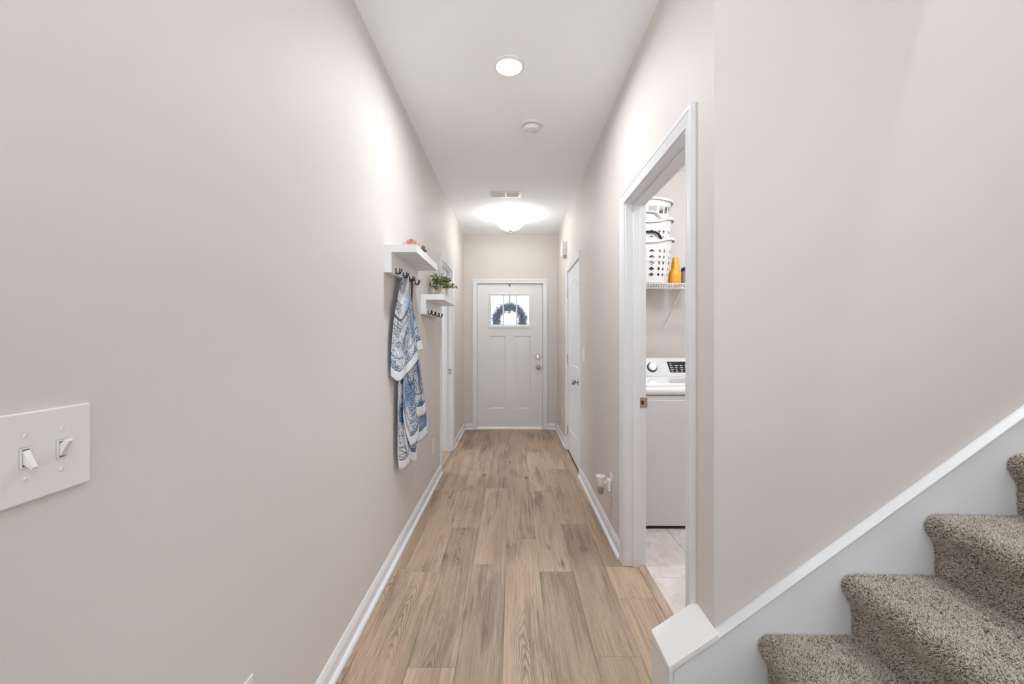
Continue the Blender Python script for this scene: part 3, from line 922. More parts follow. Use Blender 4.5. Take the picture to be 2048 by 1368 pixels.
def pile(n, y0, y1, dens):
    """Twisted yarn tufts over one carpeted step."""
    prof = np.array(step_profile(n))[1:]
    seg = np.diff(prof, axis=0); ln = np.hypot(seg[:, 0], seg[:, 1]); cum = np.concatenate([[0], np.cumsum(ln)])
    N_ = int(dens * cum[-1] * (y1 - y0))
    s = rng.uniform(0, cum[-1], N_); yy = rng.uniform(y0, y1, N_)
    k = np.clip(np.searchsorted(cum, s) - 1, 0, len(seg) - 1)
    t = (s - cum[k]) / ln[k]
    base = prof[k] + seg[k] * t[:, None]
    nrm = np.stack([-(-seg[:, 1]), -seg[:, 0]], 1) / ln[:, None]          # outward: left/up of the path direction
    vn = np.vstack([nrm[:1], (nrm[1:] + nrm[:-1]) / 2, nrm[-1:]])
    nn = vn[k] * (1 - t[:, None]) + vn[k + 1] * t[:, None]
    P = np.stack([base[:, 0], yy, base[:, 1]], 1)
    Nn = np.stack([nn[:, 0], np.zeros(N_), nn[:, 1]], 1)
    Nn /= np.linalg.norm(Nn, axis=1)[:, None]
    # tufts lean together in soft patches
    lean = np.stack([np.sin(P[:, 1] * 61 + P[:, 0] * 37 + P[:, 2] * 23), np.cos(P[:, 0] * 53 - P[:, 1] * 47), np.sin(P[:, 2] * 59 + P[:, 1] * 31)], 1) * 0.35
    D = Nn + lean + rng.normal(0, 0.48, (N_, 3))
    D /= np.linalg.norm(D, axis=1)[:, None]
    L = rng.uniform(0.0050, 0.0088, N_)
    tip = P + D * L[:, None]
    tip[:, 1] = np.minimum(tip[:, 1], YK + 0.0)
    ref = rng.normal(0, 1, (N_, 3))
    a = np.cross(D, ref); a /= np.linalg.norm(a, axis=1)[:, None]
    b = np.cross(D, a)
    R = rng.uniform(0.0010, 0.0018, N_)[:, None]
    vs3 = [P + (a * math.cos(q) + b * math.sin(q)) * R * 0.8 for q in (0, 2.094, 4.189)]
    mid = P + D * L[:, None] * 0.6
    vm3 = [mid + (a * math.cos(q) + b * math.sin(q)) * R * 1.15 for q in (0.5, 2.594, 4.689)]
    V = np.concatenate([np.stack(vs3 + vm3 + [tip], 1)]).reshape(-1, 3)
    i0 = np.arange(N_)[:, None] * 7
    tri = np.array([[0, 1, 4], [0, 4, 3], [1, 2, 5], [1, 5, 4], [2, 0, 3], [2, 3, 5], [3, 4, 6], [4, 5, 6], [5, 3, 6]])
    T = (i0[:, :, None] + tri[None]).reshape(-1, 3)
    me = bpy.data.meshes.new('carpet_pile')
    me.vertices.add(len(V)); me.vertices.foreach_set('co', V.astype(np.float32).ravel())
    me.loops.add(T.size); me.loops.foreach_set('vertex_index', T.astype(np.int32).ravel())
    me.polygons.add(len(T)); me.polygons.foreach_set('loop_start', np.arange(0, T.size, 3, dtype=np.int32))
    me.update(calc_edges=True)
    tone = np.clip(rng.normal(0.5, 0.22, N_), 0, 1)
    tone[rng.random(N_) < 0.10] = 0.02
    at = me.attributes.new('tone', 'FLOAT', 'POINT'); at.data.foreach_set('value', np.repeat(tone, 7).astype(np.float32))
    me.materials.append(M['carpet'])
    return me
for n in range(1, 13):
    pr = step_profile(n)
    x, z = nose(n)
    closed = pr + [(x + RUN + 0.040, max(0.001, z - RISE))] if n > 1 else pr + [(x + RUN + 0.04, 0.001)]
    bm = B(); prism(bm, closed, lambda a, b_, c: (a, c, b_), YA, YB)
    s_ = add('carpeted_step', bm, 'carpet_base', stair, smooth=True, sharp=50)
    if 1 <= n <= 5:
        y0 = {1: 0.95, 2: 0.90, 3: 0.72, 4: 0.72, 5: 0.85}[n]
        me = pile(n, y0, YB - 0.002, 165000 if n > 1 else 90000)
        o = bpy.data.objects.new('carpet_pile', me); C.objects.link(o); o.parent = s_
        o.location = (-0.55, -0.75, 0)
        o['kind'] = 'stuff'

# skirt board along the wall, with its cap bead
def ztop(x):
    return 0.375 + RISE / RUN * (x - 0.64)
t5 = thing('trim_5', 'sloping white skirt board along the wall beside the stairs', 'skirt board', kind='structure', loc=(0.7, YK, 0))
XE = 4.0
bm = B(); prism(bm, [(0.502, 0.001), (XE, 0.001), (XE, ztop(XE) - 0.012), (0.636, ztop(0.636) - 0.012), (0.502, ztop(0.502) - 0.03)], lambda a, b_, c: (a, c, b_), YK, YS - 0.0005)
add('skirt_panel', bm, 'trim', t5)
bm = B()
dx = XE - 0.636
prof = [(YK - 0.003, -0.025), (YK - 0.006, -0.021), (YK - 0.006, -0.016), (YK + 0.010, -0.003), (YS - 0.0006, 0.0), (YS - 0.0006, -0.025)]
A_ = [bm.verts.new((0.636, y, ztop(0.636) + h)) for y, h in prof]
B_ = [bm.verts.new((XE, y, ztop(XE) + h)) for y, h in prof]
for i in range(len(prof)):
    jn = (i + 1) % len(prof)
    bm.faces.new((A_[i], A_[jn], B_[jn], B_[i]))
bm.faces.new(A_[::-1]); bm.faces.new(B_)
add('cap_bead', bm, 'trim', t5, bevel=0.0015)

# low boxed end of the stair wall with a sloped cap
t6 = thing('trim_6', 'white boxed wall end with sloped cap at the foot of the stairs', 'newel box', kind='structure', loc=(0.56, 1.35, 0))
def zcap(x):
    return 0.374 + 0.665 * (x - 0.635)
bm = B(); prism(bm, [(0.4975, 0.001), (0.6345, 0.001), (0.6345, zcap(0.6345) - 0.020), (0.4975, zcap(0.4975) - 0.020)], lambda a, b_, c: (a, c, b_), YK + 0.004, 1.4195)
add('box_core', bm, 'trim', t6)
bm = B(); prism(bm, [(0.486, 0.001), (0.497, 0.001), (0.497, zcap(0.497) - 0.0195), (0.486, zcap(0.486) - 0.0195)], lambda a, b_, c: (a, c, b_), YK - 0.004, 1.424)
add('end_board', bm, 'trim', t6, bevel=0.001)
bm = B(); prism(bm, [(0.482, zcap(0.482) - 0.0185), (0.6345, zcap(0.6345) - 0.0185), (0.6345, zcap(0.6345)), (0.482, zcap(0.482))], lambda a, b_, c: (a, c, b_), YK - 0.012, 1.4225)
add('sloped_cap', bm, 'cap', t6, bevel=0.0015)

# ------------------------------------------------------------------ wall shelves with hooks
def shelf(label, y0, y1, zt, hooks_y):
    t = thing('wall_shelf', label, 'shelf', 'white coat shelves on the left wall', loc=(XL, (y0 + y1) / 2, zt - 0.148))
    xb = XL + 0.040; xf = XL + 0.174
    bm = box(XL + 0.0005, xb, y0, y1, zt - 0.148, zt - 0.0411); add('back_board', bm, 'shelfwhite', t)
    bm = box(XL + 0.0005, xf, y0, y1, zt - 0.041, zt); add('shelf_board', bm, 'shelfwhite', t, bevel=0.0005)
    for hy in hooks_y:
        zb = zt - 0.147
        bm = B()
        bx(bm, xb, xb + 0.0045, hy - 0.0055, hy + 0.0055, zb + 0.002, zb + 0.034)
        for s_ in (-1, 1):
            pts = []
            for i in range(9):
                a = i / 8
                pts.append((xb + 0.003 + 0.025 * math.sin(a * 1.75) / math.sin(1.75), hy + s_ * (0.002 + 0.019 * a), zb + 0.009 - 0.009 * math.sin(min(1, a * 1.5) * PI) + 0.021 * a ** 2.2))
            tube(bm, pts, [0.0032] * 8 + [0.0042], 8)
        add('hook', bm, 'black', t, smooth=True, sharp=50)
    return t
ZS1, ZS2 = CAMZ + 0.499, CAMZ + 0.3265
shelf('long white coat shelf holding the succulents and the hanging shawl', 2.187, 2.797, ZS1, [2.264, 2.414, 2.564, 2.714])
shelf('lower white coat shelf carrying the potted green plant', 3.056, 3.675, ZS2, [3.135, 3.29, 3.45, 3.61])

# ------------------------------------------------------------------ hanging shawl and strap
TA, TB = Vector((-0.670, 2.335)), Vector((-0.572, 2.70))
dAB = TB - TA
nAB = Vector((dAB.y, -dAB.x)).normalized()
def shawl_pt(px, py, off):
    d = 1024.5 - px
    s = (-F * TA.x - d * TA.y) / (d * dAB.y + F * dAB.x)
    q = TA + dAB * s
    k = 1.0 - off / 0.48 / q.length          # nearer folds stand out from the wall
    p = q * k
    return Vector((max(p.x, XL + 0.004), p.y, CAMZ + (676 - py) * p.y / F))
def interp_poly(pts, s):
    ls = [0]
    for a, b in zip(pts, pts[1:]):
        ls.append(ls[-1] + math.hypot(b[0] - a[0], b[1] - a[1]))
    q = s * ls[-1]
    for i in range(len(pts) - 1):
        if q <= ls[i + 1] or i == len(pts) - 2:
            f = (q - ls[i]) / (ls[i + 1] - ls[i])
            return pts[i][0] + (pts[i + 1][0] - pts[i][0]) * f, pts[i][1] + (pts[i + 1][1] - pts[i][1]) * f
bm = B(); uvl = bm.loops.layers.uv.new('UVMap')
def cloth(top, hem, off, wl, wr_, folds, amp, u0, us_, nseed, vadd=0.0):
    NS, NT = 46, 60
    rr = random.Random(nseed); ph = rr.uniform(0, 6)
    grid = []
    for i in range(NS + 1):
        s = i / NS
        hx, hy = interp_poly(hem, s)
        tx, ty = interp_poly(top, s)
        row = []
        for jn in range(NT + 1):
            t = jn / NT
            e = wl + (wr_ - wl) * s
            wv = t ** e if e >= 1 else 1 - (1 - t) ** (1 / e)
            px = tx + (hx - tx) * wv; py = ty + (hy - ty) * t
            f = math.sin(s * folds * 2 * PI + ph + 0.8 * math.sin(t * 3 + ph)) * amp * min(1, 0.25 + t * 1.2)
            f += math.sin(s * folds * 4.3 * PI + ph * 2 + t * 2) * amp * 0.35 * t
            p = shawl_pt(px, py, off * min(1, 0.35 + t * 2) + f)
            row.append((bm.verts.new(p), (u0 + us_ * s, (1 - t) * (hy - ty) / 345.0 + vadd)))
        grid.append(row)
    for i in range(NS):
        for jn in range(NT):
            q = (grid[i][jn], grid[i][jn + 1], grid[i + 1][jn + 1], grid[i + 1][jn])
            fce = bm.faces.new([a[0] for a in q])
            for lp, a in zip(fce.loops, q):
                lp[uvl].uv = a[1]
TOP = [(805.5, 553), (808, 550), (813, 549.5), (816, 551.5), (817.5, 556)]
cloth([(809, 560), (816, 560)], [(816, 905), (822, 922), (832, 924), (836, 890)], -0.006, 1.0, 1.0, 1.5, 0.004, 3.1, 0.16, 1)
cloth([(806, 556), (812, 556)], [(795, 905), (798, 939), (801, 940.5), (809, 938), (820, 926), (812, 890), (806, 850)], 0.004, 0.42, 0.8, 1.6, 0.006, 0.3, 0.22, 2)
cloth([(812, 556), (818, 558)], [(830, 878), (836, 886), (846, 879), (856, 868), (855.5, 850)], 0.006, 1.0, 1.2, 1.5, 0.006, 1.4, 0.20, 3)
cloth([(809, 553), (816, 553)], [(806, 830), (812, 868), (821, 892), (829, 888), (836, 878), (838, 862)], 0.017, 0.9, 1.0, 1.4, 0.006, 2.2, 0.20, 4)
cloth([(813, 552), (818, 556)], [(831, 832), (838, 833), (847, 830), (853, 822)], 0.021, 1.0, 1.2, 1.6, 0.005, 4.0, 0.12, 6)
cloth(TOP, [(781.5, 752), (790, 760), (799, 763), (806, 756), (813, 747.5), (825, 735), (836, 719), (837, 702), (847, 698.5)], 0.030, 0.42, 1.35, 2.6, 0.009, 5.0, 0.34, 5)
me = bpy.data.meshes.new('printed_shawl')
bmesh.ops.recalc_face_normals(bm, faces=bm.faces)
org = Vector((-0.62, 2.5, 0.52))
bmesh.ops.translate(bm, verts=bm.verts, vec=-org)
bm.to_mesh(me); bm.free(); me.materials.append(M['shawl'])
me.polygons.foreach_set('use_smooth', [True] * len(me.polygons))
sh = bpy.data.objects.new('printed_shawl', me); C.objects.link(sh); sh.location = org
tag(sh, 'sheer white shawl with blue scroll print hanging from a shelf hook', 'shawl')
md = sh.modifiers.new('thickness', 'SOLIDIFY'); md.thickness = 0.0012

sp_ = thing('leather_strap', 'dark brown strap hanging behind the shawl from the next hook', 'strap', loc=(-0.63, 2.56, 1.05))
def ribbon(bm, pts, wd, th):
    prev = None
    for (x, y, z) in pts:
        vs_ = [bm.verts.new(p) for p in ((x, y - wd / 2, z), (x + th, y - wd / 2, z), (x + th, y + wd / 2, z), (x, y + wd / 2, z))]
        if prev:
            for k in range(4):
                bm.faces.new((prev[k], prev[(k + 1) % 4], vs_[(k + 1) % 4], vs_[k]))
        else:
            bm.faces.new(vs_[::-1])
        prev = vs_
    bm.faces.new(prev)
zb1 = ZS1 - 0.147
bm = B(); ribbon(bm, [(-0.6345, 2.590, zb1 + 0.012), (-0.636, 2.592, zb1 - 0.05), (-0.641, 2.592, zb1 - 0.2), (-0.648, 2.588, zb1 - 0.55)], 0.034, 0.0028); add('strap_band', bm, 'strap', sp_)
bm = B(); ribbon(bm, [(-0.6235, 2.560, zb1 + 0.012), (-0.626, 2.562, zb1 - 0.05), (-0.635, 2.565, zb1 - 0.2), (-0.643, 2.568, zb1 - 0.52)], 0.030, 0.0028); add('strap_band', bm, 'strap', sp_)
bm = B(); prism(bm, [(-0.6345, zb1 + 0.012), (-0.6345, zb1 + 0.017), (-0.6215, zb1 + 0.017), (-0.6215, zb1 + 0.012)], lambda a, b_, c: (a, c, b_), 2.546, 2.606); add('strap_loop', bm, 'strap', sp_)

# ------------------------------------------------------------------ plants on the shelves
def tone_obj(name, bm, tones, mat, parent, smooth=False):
    """tones: one value per vertex in order"""
    off = Vector((0, 0, 0)); p = parent
    while p:
        off += p.location; p = p.parent
    bmesh.ops.translate(bm, verts=bm.verts, vec=-off)
    me = bpy.data.meshes.new(name); bm.to_mesh(me); bm.free()
    a = me.attributes.new('tone', 'FLOAT', 'POINT'); a.data.foreach_set('value', tones)
    me.materials.append(M[mat])
    if smooth:
        me.polygons.foreach_set('use_smooth', [True] * len(me.polygons))
    o = bpy.data.objects.new(name, me); C.objects.link(o); o.parent = parent
    return o

pc = Vector((-0.588, 3.385, ZS2))
pl = thing('potted_plant', 'bushy green artificial plant in a whitewashed pot on the lower shelf', 'plant', loc=pc)
bm = B(); lathe(bm, [(0, 0.0005), (0.046, 0.0005), (0.049, 0.01), (0.052, 0.060), (0.053, 0.083), (0.049, 0.083), (0.047, 0.066), (0, 0.066)], pc, 'z', 28); add('pot', bm, 'pot', pl, smooth=True, sharp=40)
bm = B(); tube(bm, [pc + Vector((0.0525 * math.cos(a * PI / 16), 0.0525 * math.sin(a * PI / 16), 0.045)) for a in range(32)], 0.0028, 6, closed=True); add('pot_band', bm, 'pot', pl, smooth=True)
stems = B(); lv = B(); tones = []
rp = random.Random(5)
for k in range(62):
    a = rp.uniform(0, 2 * PI); r0 = rp.uniform(0, 0.03); tilt = rp.uniform(0.05, 1.25)
    ln = rp.uniform(0.10, 0.165) * (1.0 - 0.20 * tilt / 1.25)
    base = pc + Vector((r0 * math.cos(a), r0 * math.sin(a), 0.066))
    dr = Vector((math.cos(a) * math.sin(tilt), math.sin(a) * math.sin(tilt), math.cos(tilt)))
    pts = [base + dr * ln * q + Vector((0, 0, -0.03 * q * q * tilt)) for q in (0, 0.35, 0.7, 1.0)]
    pts[0] = base
    pts = [Vector((max(p.x, XL + 0.012), p.y, p.z)) for p in pts]
    tube(stems, pts, 0.0014, 5)
    for q in range(9):
        f = 0.28 + 0.72 * q / 8
        i0 = min(2, int(f * 3)); p = pts[i0].lerp(pts[i0 + 1], f * 3 - i0) if f < 1 else pts[3]
        side = Vector((rp.uniform(-1, 1), rp.uniform(-1, 1), rp.uniform(-0.4, 1))).normalized()
        c0 = p; ll = rp.uniform(0.017, 0.027); up = side.cross(dr).normalized()
        w_ = up * ll * 0.42; nrm = side.cross(up) * ll * 0.15
        pt = [c0, c0 + side * ll * 0.35 + w_ * 0.9 + nrm, c0 + side * ll * 0.75 + w_ * 0.8 + nrm, c0 + side * ll, c0 + side * ll * 0.75 - w_ * 0.8 + nrm, c0 + side * ll * 0.35 - w_ * 0.9 + nrm, c0 + side * ll * 0.5]
        if min(v.x for v in pt) < XL + 0.003:
            continue
        vs_ = [lv.verts.new(v) for v in pt]
        for e in range(6):
            lv.faces.new((vs_[6], vs_[e], vs_[(e + 1) % 6]))
        tn = min(1, max(0, rp.gauss(0.52, 0.2) - (0.42 if q >= 7 and rp.random() < 0.45 else 0)))
        tones += [tn] * 7
add('stems', stems, 'stem', pl)
o = tone_obj('foliage', lv, tones, 'leaf', pl); o['kind'] = 'stuff'

def succulent(label, loc, h, rad, mat, pointed, seed):
    t = thing('succulent', label, 'succulent', loc=loc)
    rs = random.Random(seed); loc = Vector(loc)
    bm = B(); lathe(bm, [(0, 0.0003), (0.020, 0.0003), (0.023, 0.012), (0.021, 0.022), (0, 0.022)], loc, 'z', 16); add('pot', bm, 'pot', t, smooth=True, sharp=40)
    for layer, (tilt, n, k) in enumerate(((1.15, 9, 1.0), (0.78, 8, 0.95), (0.42, 6, 0.85), (0.12, 3, 0.75))):
        for i in range(n):
            a = 2 * PI * (i + 0.5 * (layer % 2)) / n + rs.uniform(-0.15, 0.15)
            tl = tilt + rs.uniform(-0.1, 0.1)
            d = Vector((math.cos(a) * math.sin(tl), math.sin(a) * math.sin(tl), math.cos(tl)))
            side = Vector((-math.sin(a), math.cos(a), 0)); nn = side.cross(d)
            L0 = rad * k if tl > 0.6 else (h - 0.022) * k * 1.05
            b0 = loc + Vector((0, 0, 0.018 + 0.003 * layer))
            bm = B(); rings = []
            for q, wq in ((0.0, 0.25), (0.35, 0.8), (0.65, 1.0), (0.85, 0.65), (1.0, 0.0)):
                c = b0 + d * L0 * q + nn * (-0.006 * math.sin(q * 2)); wd = (0.0055 if pointed else 0.0095) * wq; th = 0.0022 * max(wq, 0.1)
                rings.append([bm.verts.new(c + side * wd), bm.verts.new(c + nn * th), bm.verts.new(c - side * wd), bm.verts.new(c - nn * th)] if wq > 0 else [bm.verts.new(c)])
            for r0, r1 in zip(rings, rings[1:]):
                for e in range(4):
                    if len(r1) == 1:
                        bm.faces.new((r0[e], r0[(e + 1) % 4], r1[0]))
                    else:
                        bm.faces.new((r0[e], r0[(e + 1) % 4], r1[(e + 1) % 4], r1[e]))
            bm.normal_update()
            tone_obj('leaf', bm, [0.0, 0, 0, 0] + [0.2] * 4 + [0.5] * 4 + [0.8] * 4 + [1.0], mat, t, smooth=True)
succulent('coral pointed succulent at the near end of the long shelf', (-0.585, 2.37, ZS1), 0.082, 0.060, 'coral', True, 3)
succulent('plum rosette succulent near the front edge of the long shelf', (-0.545, 2.515, ZS1), 0.072, 0.034, 'plum', False, 4)

# ------------------------------------------------------------------ switch and outlet plates
def wall_map(side):
    """(u along the wall to the viewer's right, v up, h out of the wall) -> world"""
    if side == 'L':
        return lambda y, z: (lambda u, v, h: (XL + h, y + u, z + v))
    return lambda y, z: (lambda u, v, h: (XR - h, y - u, z + v))
def cover_plate(t, fn, wd, ht, holes=(), th=0.006):
    us = sorted({-wd / 2, wd / 2} | {h[0] for h in holes} | {h[1] for h in holes})
    vs_ = sorted({-ht / 2, ht / 2} | {h[2] for h in holes} | {h[3] for h in holes})
    bm = B(); plate(bm, us, vs_, holes, 0.0003, th, fn)
    add('cover_plate', bm, 'plastic', t, bevel=0.0022)
def screw(t, fn, u, v, h=0.006, ang=0.0):
    bm = B()
    c = [fn(u + 0.0035 * math.cos(a * PI / 6), v + 0.0035 * math.sin(a * PI / 6), h - 0.001) for a in range(12)]
    d = [fn(u + 0.0030 * math.cos(a * PI / 6), v + 0.0030 * math.sin(a * PI / 6), h + 0.001) for a in range(12)]
    cv = [bm.verts.new(p) for p in c]; dv = [bm.verts.new(p) for p in d]
    for i in range(12):
        bm.faces.new((cv[i], cv[(i + 1) % 12], dv[(i + 1) % 12], dv[i]))
    bm.faces.new(dv)
    s_ = add('screw', bm, 'plastic', t)
    bm = B(); ca, sa = math.cos(ang), math.sin(ang)
    q = [bm.verts.new(fn(u + a * ca - b_ * sa, v + a * sa + b_ * ca, h + 0.0012)) for a, b_ in ((-0.0028, -0.0004), (0.0028, -0.0004), (0.0028, 0.0004), (-0.0028, 0.0004))]
    bm.faces.new(q)
    q2 = [bm.verts.new(fn(u + a * ca - b_ * sa, v + a * sa + b_ * ca, h - 0.001)) for a, b_ in ((-0.0028, -0.0004), (0.0028, -0.0004), (0.0028, 0.0004), (-0.0028, 0.0004))]
    for k in range(4):
        bm.faces.new((q[k], q2[k], q2[(k + 1) % 4], q[(k + 1) % 4]))
    add('slot', bm, 'print_pale', s_)
def toggle(t, fn, u, up):
    s_ = 1 if up else -1
    prof = [(-0.010 * s_, 0.002), (0.006 * s_, 0.002), (0.0165 * s_, 0.0175), (0.0125 * s_, 0.0200), (-0.010 * s_, 0.0075)]
    bm = B()
    A = [bm.verts.new(fn(u - 0.0042 + (0.0008 if h > 0.01 else 0), v, h)) for v, h in prof]
    Bv = [bm.verts.new(fn(u + 0.0042 - (0.0008 if h > 0.01 else 0), v, h)) for v, h in prof]
    n = len(prof)
    for i in range(n):
        bm.faces.new((A[i], A[(i + 1) % n], Bv[(i + 1) % n], Bv[i]))
    bm.faces.new(A); bm.faces.new(Bv[::-1])
    tg = add('toggle', bm, 'plastic', t, bevel=0.0008)
    bm = B(); plate(bm, [u - 0.0068, u - 0.0050, u + 0.0050, u + 0.0068], [-0.0140, -0.0122, 0.0122, 0.0140], [(u - 0.005, u + 0.005, -0.0122, 0.0122)], 0.003, 0.0072, fn); add('collar', bm, 'plastic', t)
    bm = B(); plate(bm, [u - 0.0048, u + 0.0048], [-0.012, 0.012], [], 0.0004, 0.0018, fn); add('slot_back', bm, 'print_pale', t)
def rocker(t, fn, u=0.0):
    bm = B()
    pts = [(-0.033, 0.0055), (-0.033, 0.0085), (0.0, 0.0065), (0.033, 0.0105), (0.033, 0.0055)]
    A = [bm.verts.new(fn(u - 0.0162, v, h)) for v, h in pts]; Bv = [bm.verts.new(fn(u + 0.0162, v, h)) for v, h in pts]
    for i in range(5):
        bm.faces.new((A[i], A[(i + 1) % 5], Bv[(i + 1) % 5], Bv[i]))
    bm.faces.new(A); bm.faces.new(Bv[::-1])
    add('rocker', bm, 'plastic', t)
def receptacle(t, fn):
    for v in (-0.0195, 0.0195):
        bm = B()
        out = [(0.0168 * math.cos(a), v + 0.0145 * math.sin(a)) for a in [k * PI / 10 for k in range(20)]]
        A = [bm.verts.new(fn(a, b_, 0.004)) for a, b_ in out]; D_ = [bm.verts.new(fn(a, b_, 0.0075)) for a, b_ in out]
        for i in range(20):
            bm.faces.new((A[i], A[(i + 1) % 20], D_[(i + 1) % 20], D_[i]))
        bm.faces.new(D_)
        r_ = add('socket', bm, 'plastic', t)
        for u, hh in ((-0.0063, 0.0042), (0.0063, 0.0034)):
            bm = B(); plate(bm, [u - 0.0008, u + 0.0008], [v + 0.003 - hh, v + 0.003 + hh], [], 0.006, 0.0078, fn); add('slot', bm, 'plastic_shadow', r_)
    screw(t, fn, 0, 0)

fn = wall_map('L')(0.5944, 1.117)
t = thing('light_switch', 'white double toggle light switch close by on the left wall', 'light switch', loc=(XL, 0.5944, 1.054))
cover_plate(t, fn, 0.131, 0.1265, [(-0.0298, -0.0162, -0.0140, 0.0140), (0.0162, 0.0298, -0.0140, 0.0140)])
toggle(t, fn, -0.023, False); toggle(t, fn, 0.023, True)
for u in (-0.023, 0.023):
    screw(t, fn, u, 0.0302, ang=1.35 if u < 0 else 0.5); screw(t, fn, u, -0.0302, ang=1.4)

def outlet(side, y, z, label, wd=0.076, ht=0.124):
    fn = wall_map(side)(y, z)
    t = thing('wall_outlet', label, 'outlet', loc=((XL if side == 'L' else XR), y, z - ht / 2))
    cover_plate(t, fn, wd, ht); receptacle(t, fn)
    return t
outlet('L', 1.037, 0.343, 'white outlet low on the left wall near the bottom of the view')
outlet('L', 3.535, 0.350, 'white outlet low on the left wall just before the doorway')
outlet('R', 2.606, 0.352, 'white outlet with the plug-in air freshener by the laundry doorway', 0.090, 0.130)
outlet('R', 5.14, 0.330, 'white outlet low between the closet door and front wall')
for (y, z, wd, ht, label) in ((3.640, 1.135, 0.118, 0.122, 'white rocker light switch beside the closet door knob side'), (5.49, 1.125, 0.080, 0.128, 'white rocker light switch next to the front door')):
    fn = wall_map('R')(y, z)
    t = thing('light_switch', label, 'light switch', loc=(XR, y, z - ht / 2))
    cover_plate(t, fn, wd, ht)
    if wd > 0.1:
        rocker(t, fn, -0.023); rocker(t, fn, 0.023)
    else:
        rocker(t, fn)

# plug-in air freshener
t = thing('air_freshener', 'white plug-in air freshener with amber oil bottle', 'air freshener', loc=(XR - 0.05, 2.60, 0.30))
bm = B(); bx(bm, XR - 0.034, XR - 0.0085, 2.576, 2.628, 0.318, 0.392); add('plug_body', bm, 'plastic', t, bevel=0.006)
bm = B(); bx(bm, XR - 0.058, XR - 0.0345, 2.586, 2.618, 0.362, 0.388); add('arm', bm, 'plastic', t, bevel=0.004)
cx_ = XR - 0.074
bm = B(); lathe(bm, [(0, 0.349), (0.017, 0.349), (0.019, 0.360), (0.023, 0.392), (0.026, 0.403), (0.031, 0.405), (0.031, 0.410), (0, 0.410)], (cx_, 2.602, 0), 'z', 24); add('warmer', bm, 'plastic', t, smooth=True, sharp=35)
bm = B(); lathe(bm, [(0, 0.4104), (0.006, 0.4104), (0.006, 0.4112), (0, 0.4112)], (cx_ + 0.002, 2.602, 0), 'z', 12); add('vent_hole', bm, 'print_grey', t)
bm = B(); lathe(bm, [(0, 0.296), (0.013, 0.296), (0.016, 0.303), (0.021, 0.336), (0.021, 0.340), (0.012, 0.349)], (cx_, 2.602, 0), 'z', 20); add('bottle', bm, 'clear', t, smooth=True)
bm = B(); lathe(bm, [(0, 0.299), (0.0118, 0.299), (0.0148, 0.304), (0.0190, 0.331), (0, 0.331)], (cx_, 2.602, 0), 'z', 20); add('oil', bm, 'oil', t, smooth=True)

# door stop on the left baseboard
t = thing('door_stop', 'small spring door stop on the left baseboard near the front', 'door stop', loc=(XL + 0.013, 4.96, 0.03))
zd, yd = 0.040, 4.96
bm = B(); lathe(bm, [(0, 0), (0.012, 0), (0.011, 0.004), (0.006, 0.008), (0, 0.008)], (XL + 0.013, yd, zd), 'x', 14); add('base', bm, 'bronze', t)
bm = B(); tube(bm, [(XL + 0.019 + 0.0011 * i / 2, yd + 0.0042 * math.cos(i * 0.9), zd + 0.0042 * math.sin(i * 0.9)) for i in range(112)], 0.0009, 5); add('spring', bm, 'bronze', t)
bm = B(); lathe(bm, [(0, 0), (0.006, 0), (0.007, 0.008), (0.005, 0.013), (0, 0.014)], (XL + 0.079, yd, zd), 'x', 12); add('rubber_tip', bm, 'silicone', t, smooth=True, sharp=40)

# door chime high on the right wall
t = thing('door_chime', 'white door chime box high on the right wall near front door', 'door chime', loc=(XR, 4.84, 2.24))
bm = box(XR - 0.010, XR - 0.0005, 4.745, 4.925, 2.235, 2.405); add('back_plate', bm, 'plastic', t, bevel=0.002)
bm = B(); prism(bm, [(XR - 0.0105, 2.245), (XR - 0.0105, 2.402), (XR - 0.052, 2.402), (XR - 0.056, 2.39), (XR - 0.056, 2.268), (XR - 0.045, 2.245)], lambda a, b_, c: (a, c, b_), 4.752, 4.918); add('cover', bm, 'plastic', t, bevel=0.004)
bm = box(XR - 0.030, XR - 0.018, 4.80, 4.87, 2.228, 2.2448); add('tone_grille', bm, 'print_pale', t)

# ------------------------------------------------------------------ ceiling fittings
# disc lamp
lp = (-0.017, 2.194)
t = thing('ceiling_light', 'round flat disc ceiling light glowing near the camera', 'ceiling light', loc=(lp[0], lp[1], ZC - 0.02))
bm = B(); lathe(bm, [(0.070, ZC - 0.0003), (0.084, ZC - 0.0003), (0.083, ZC - 0.005), (0.072, ZC - 0.012), (0.0685, ZC - 0.012)], (lp[0], lp[1], 0), 'z', 40); add('trim_ring', bm, 'cap', t, smooth=True, sharp=40)
bm = B(); lathe(bm, [(0, ZC - 0.014), (0.05, ZC - 0.0138), (0.068, ZC - 0.0115), (0.068, ZC - 0.002), (0, ZC - 0.002)], (lp[0], lp[1], 0), 'z', 40); add('lens', bm, 'lens', t, smooth=True, sharp=40)
d = bpy.data.lights.new('disc_light', 'AREA'); d.shape = 'DISK'; d.size = 0.135; d.energy = 8.6; d.spread = math.radians(172); d.color = (0.92, 0.97, 1.0)
o = bpy.data.objects.new('disc_light', d); C.objects.link(o); o.location = (0, 0, -0.0005); o.parent = t

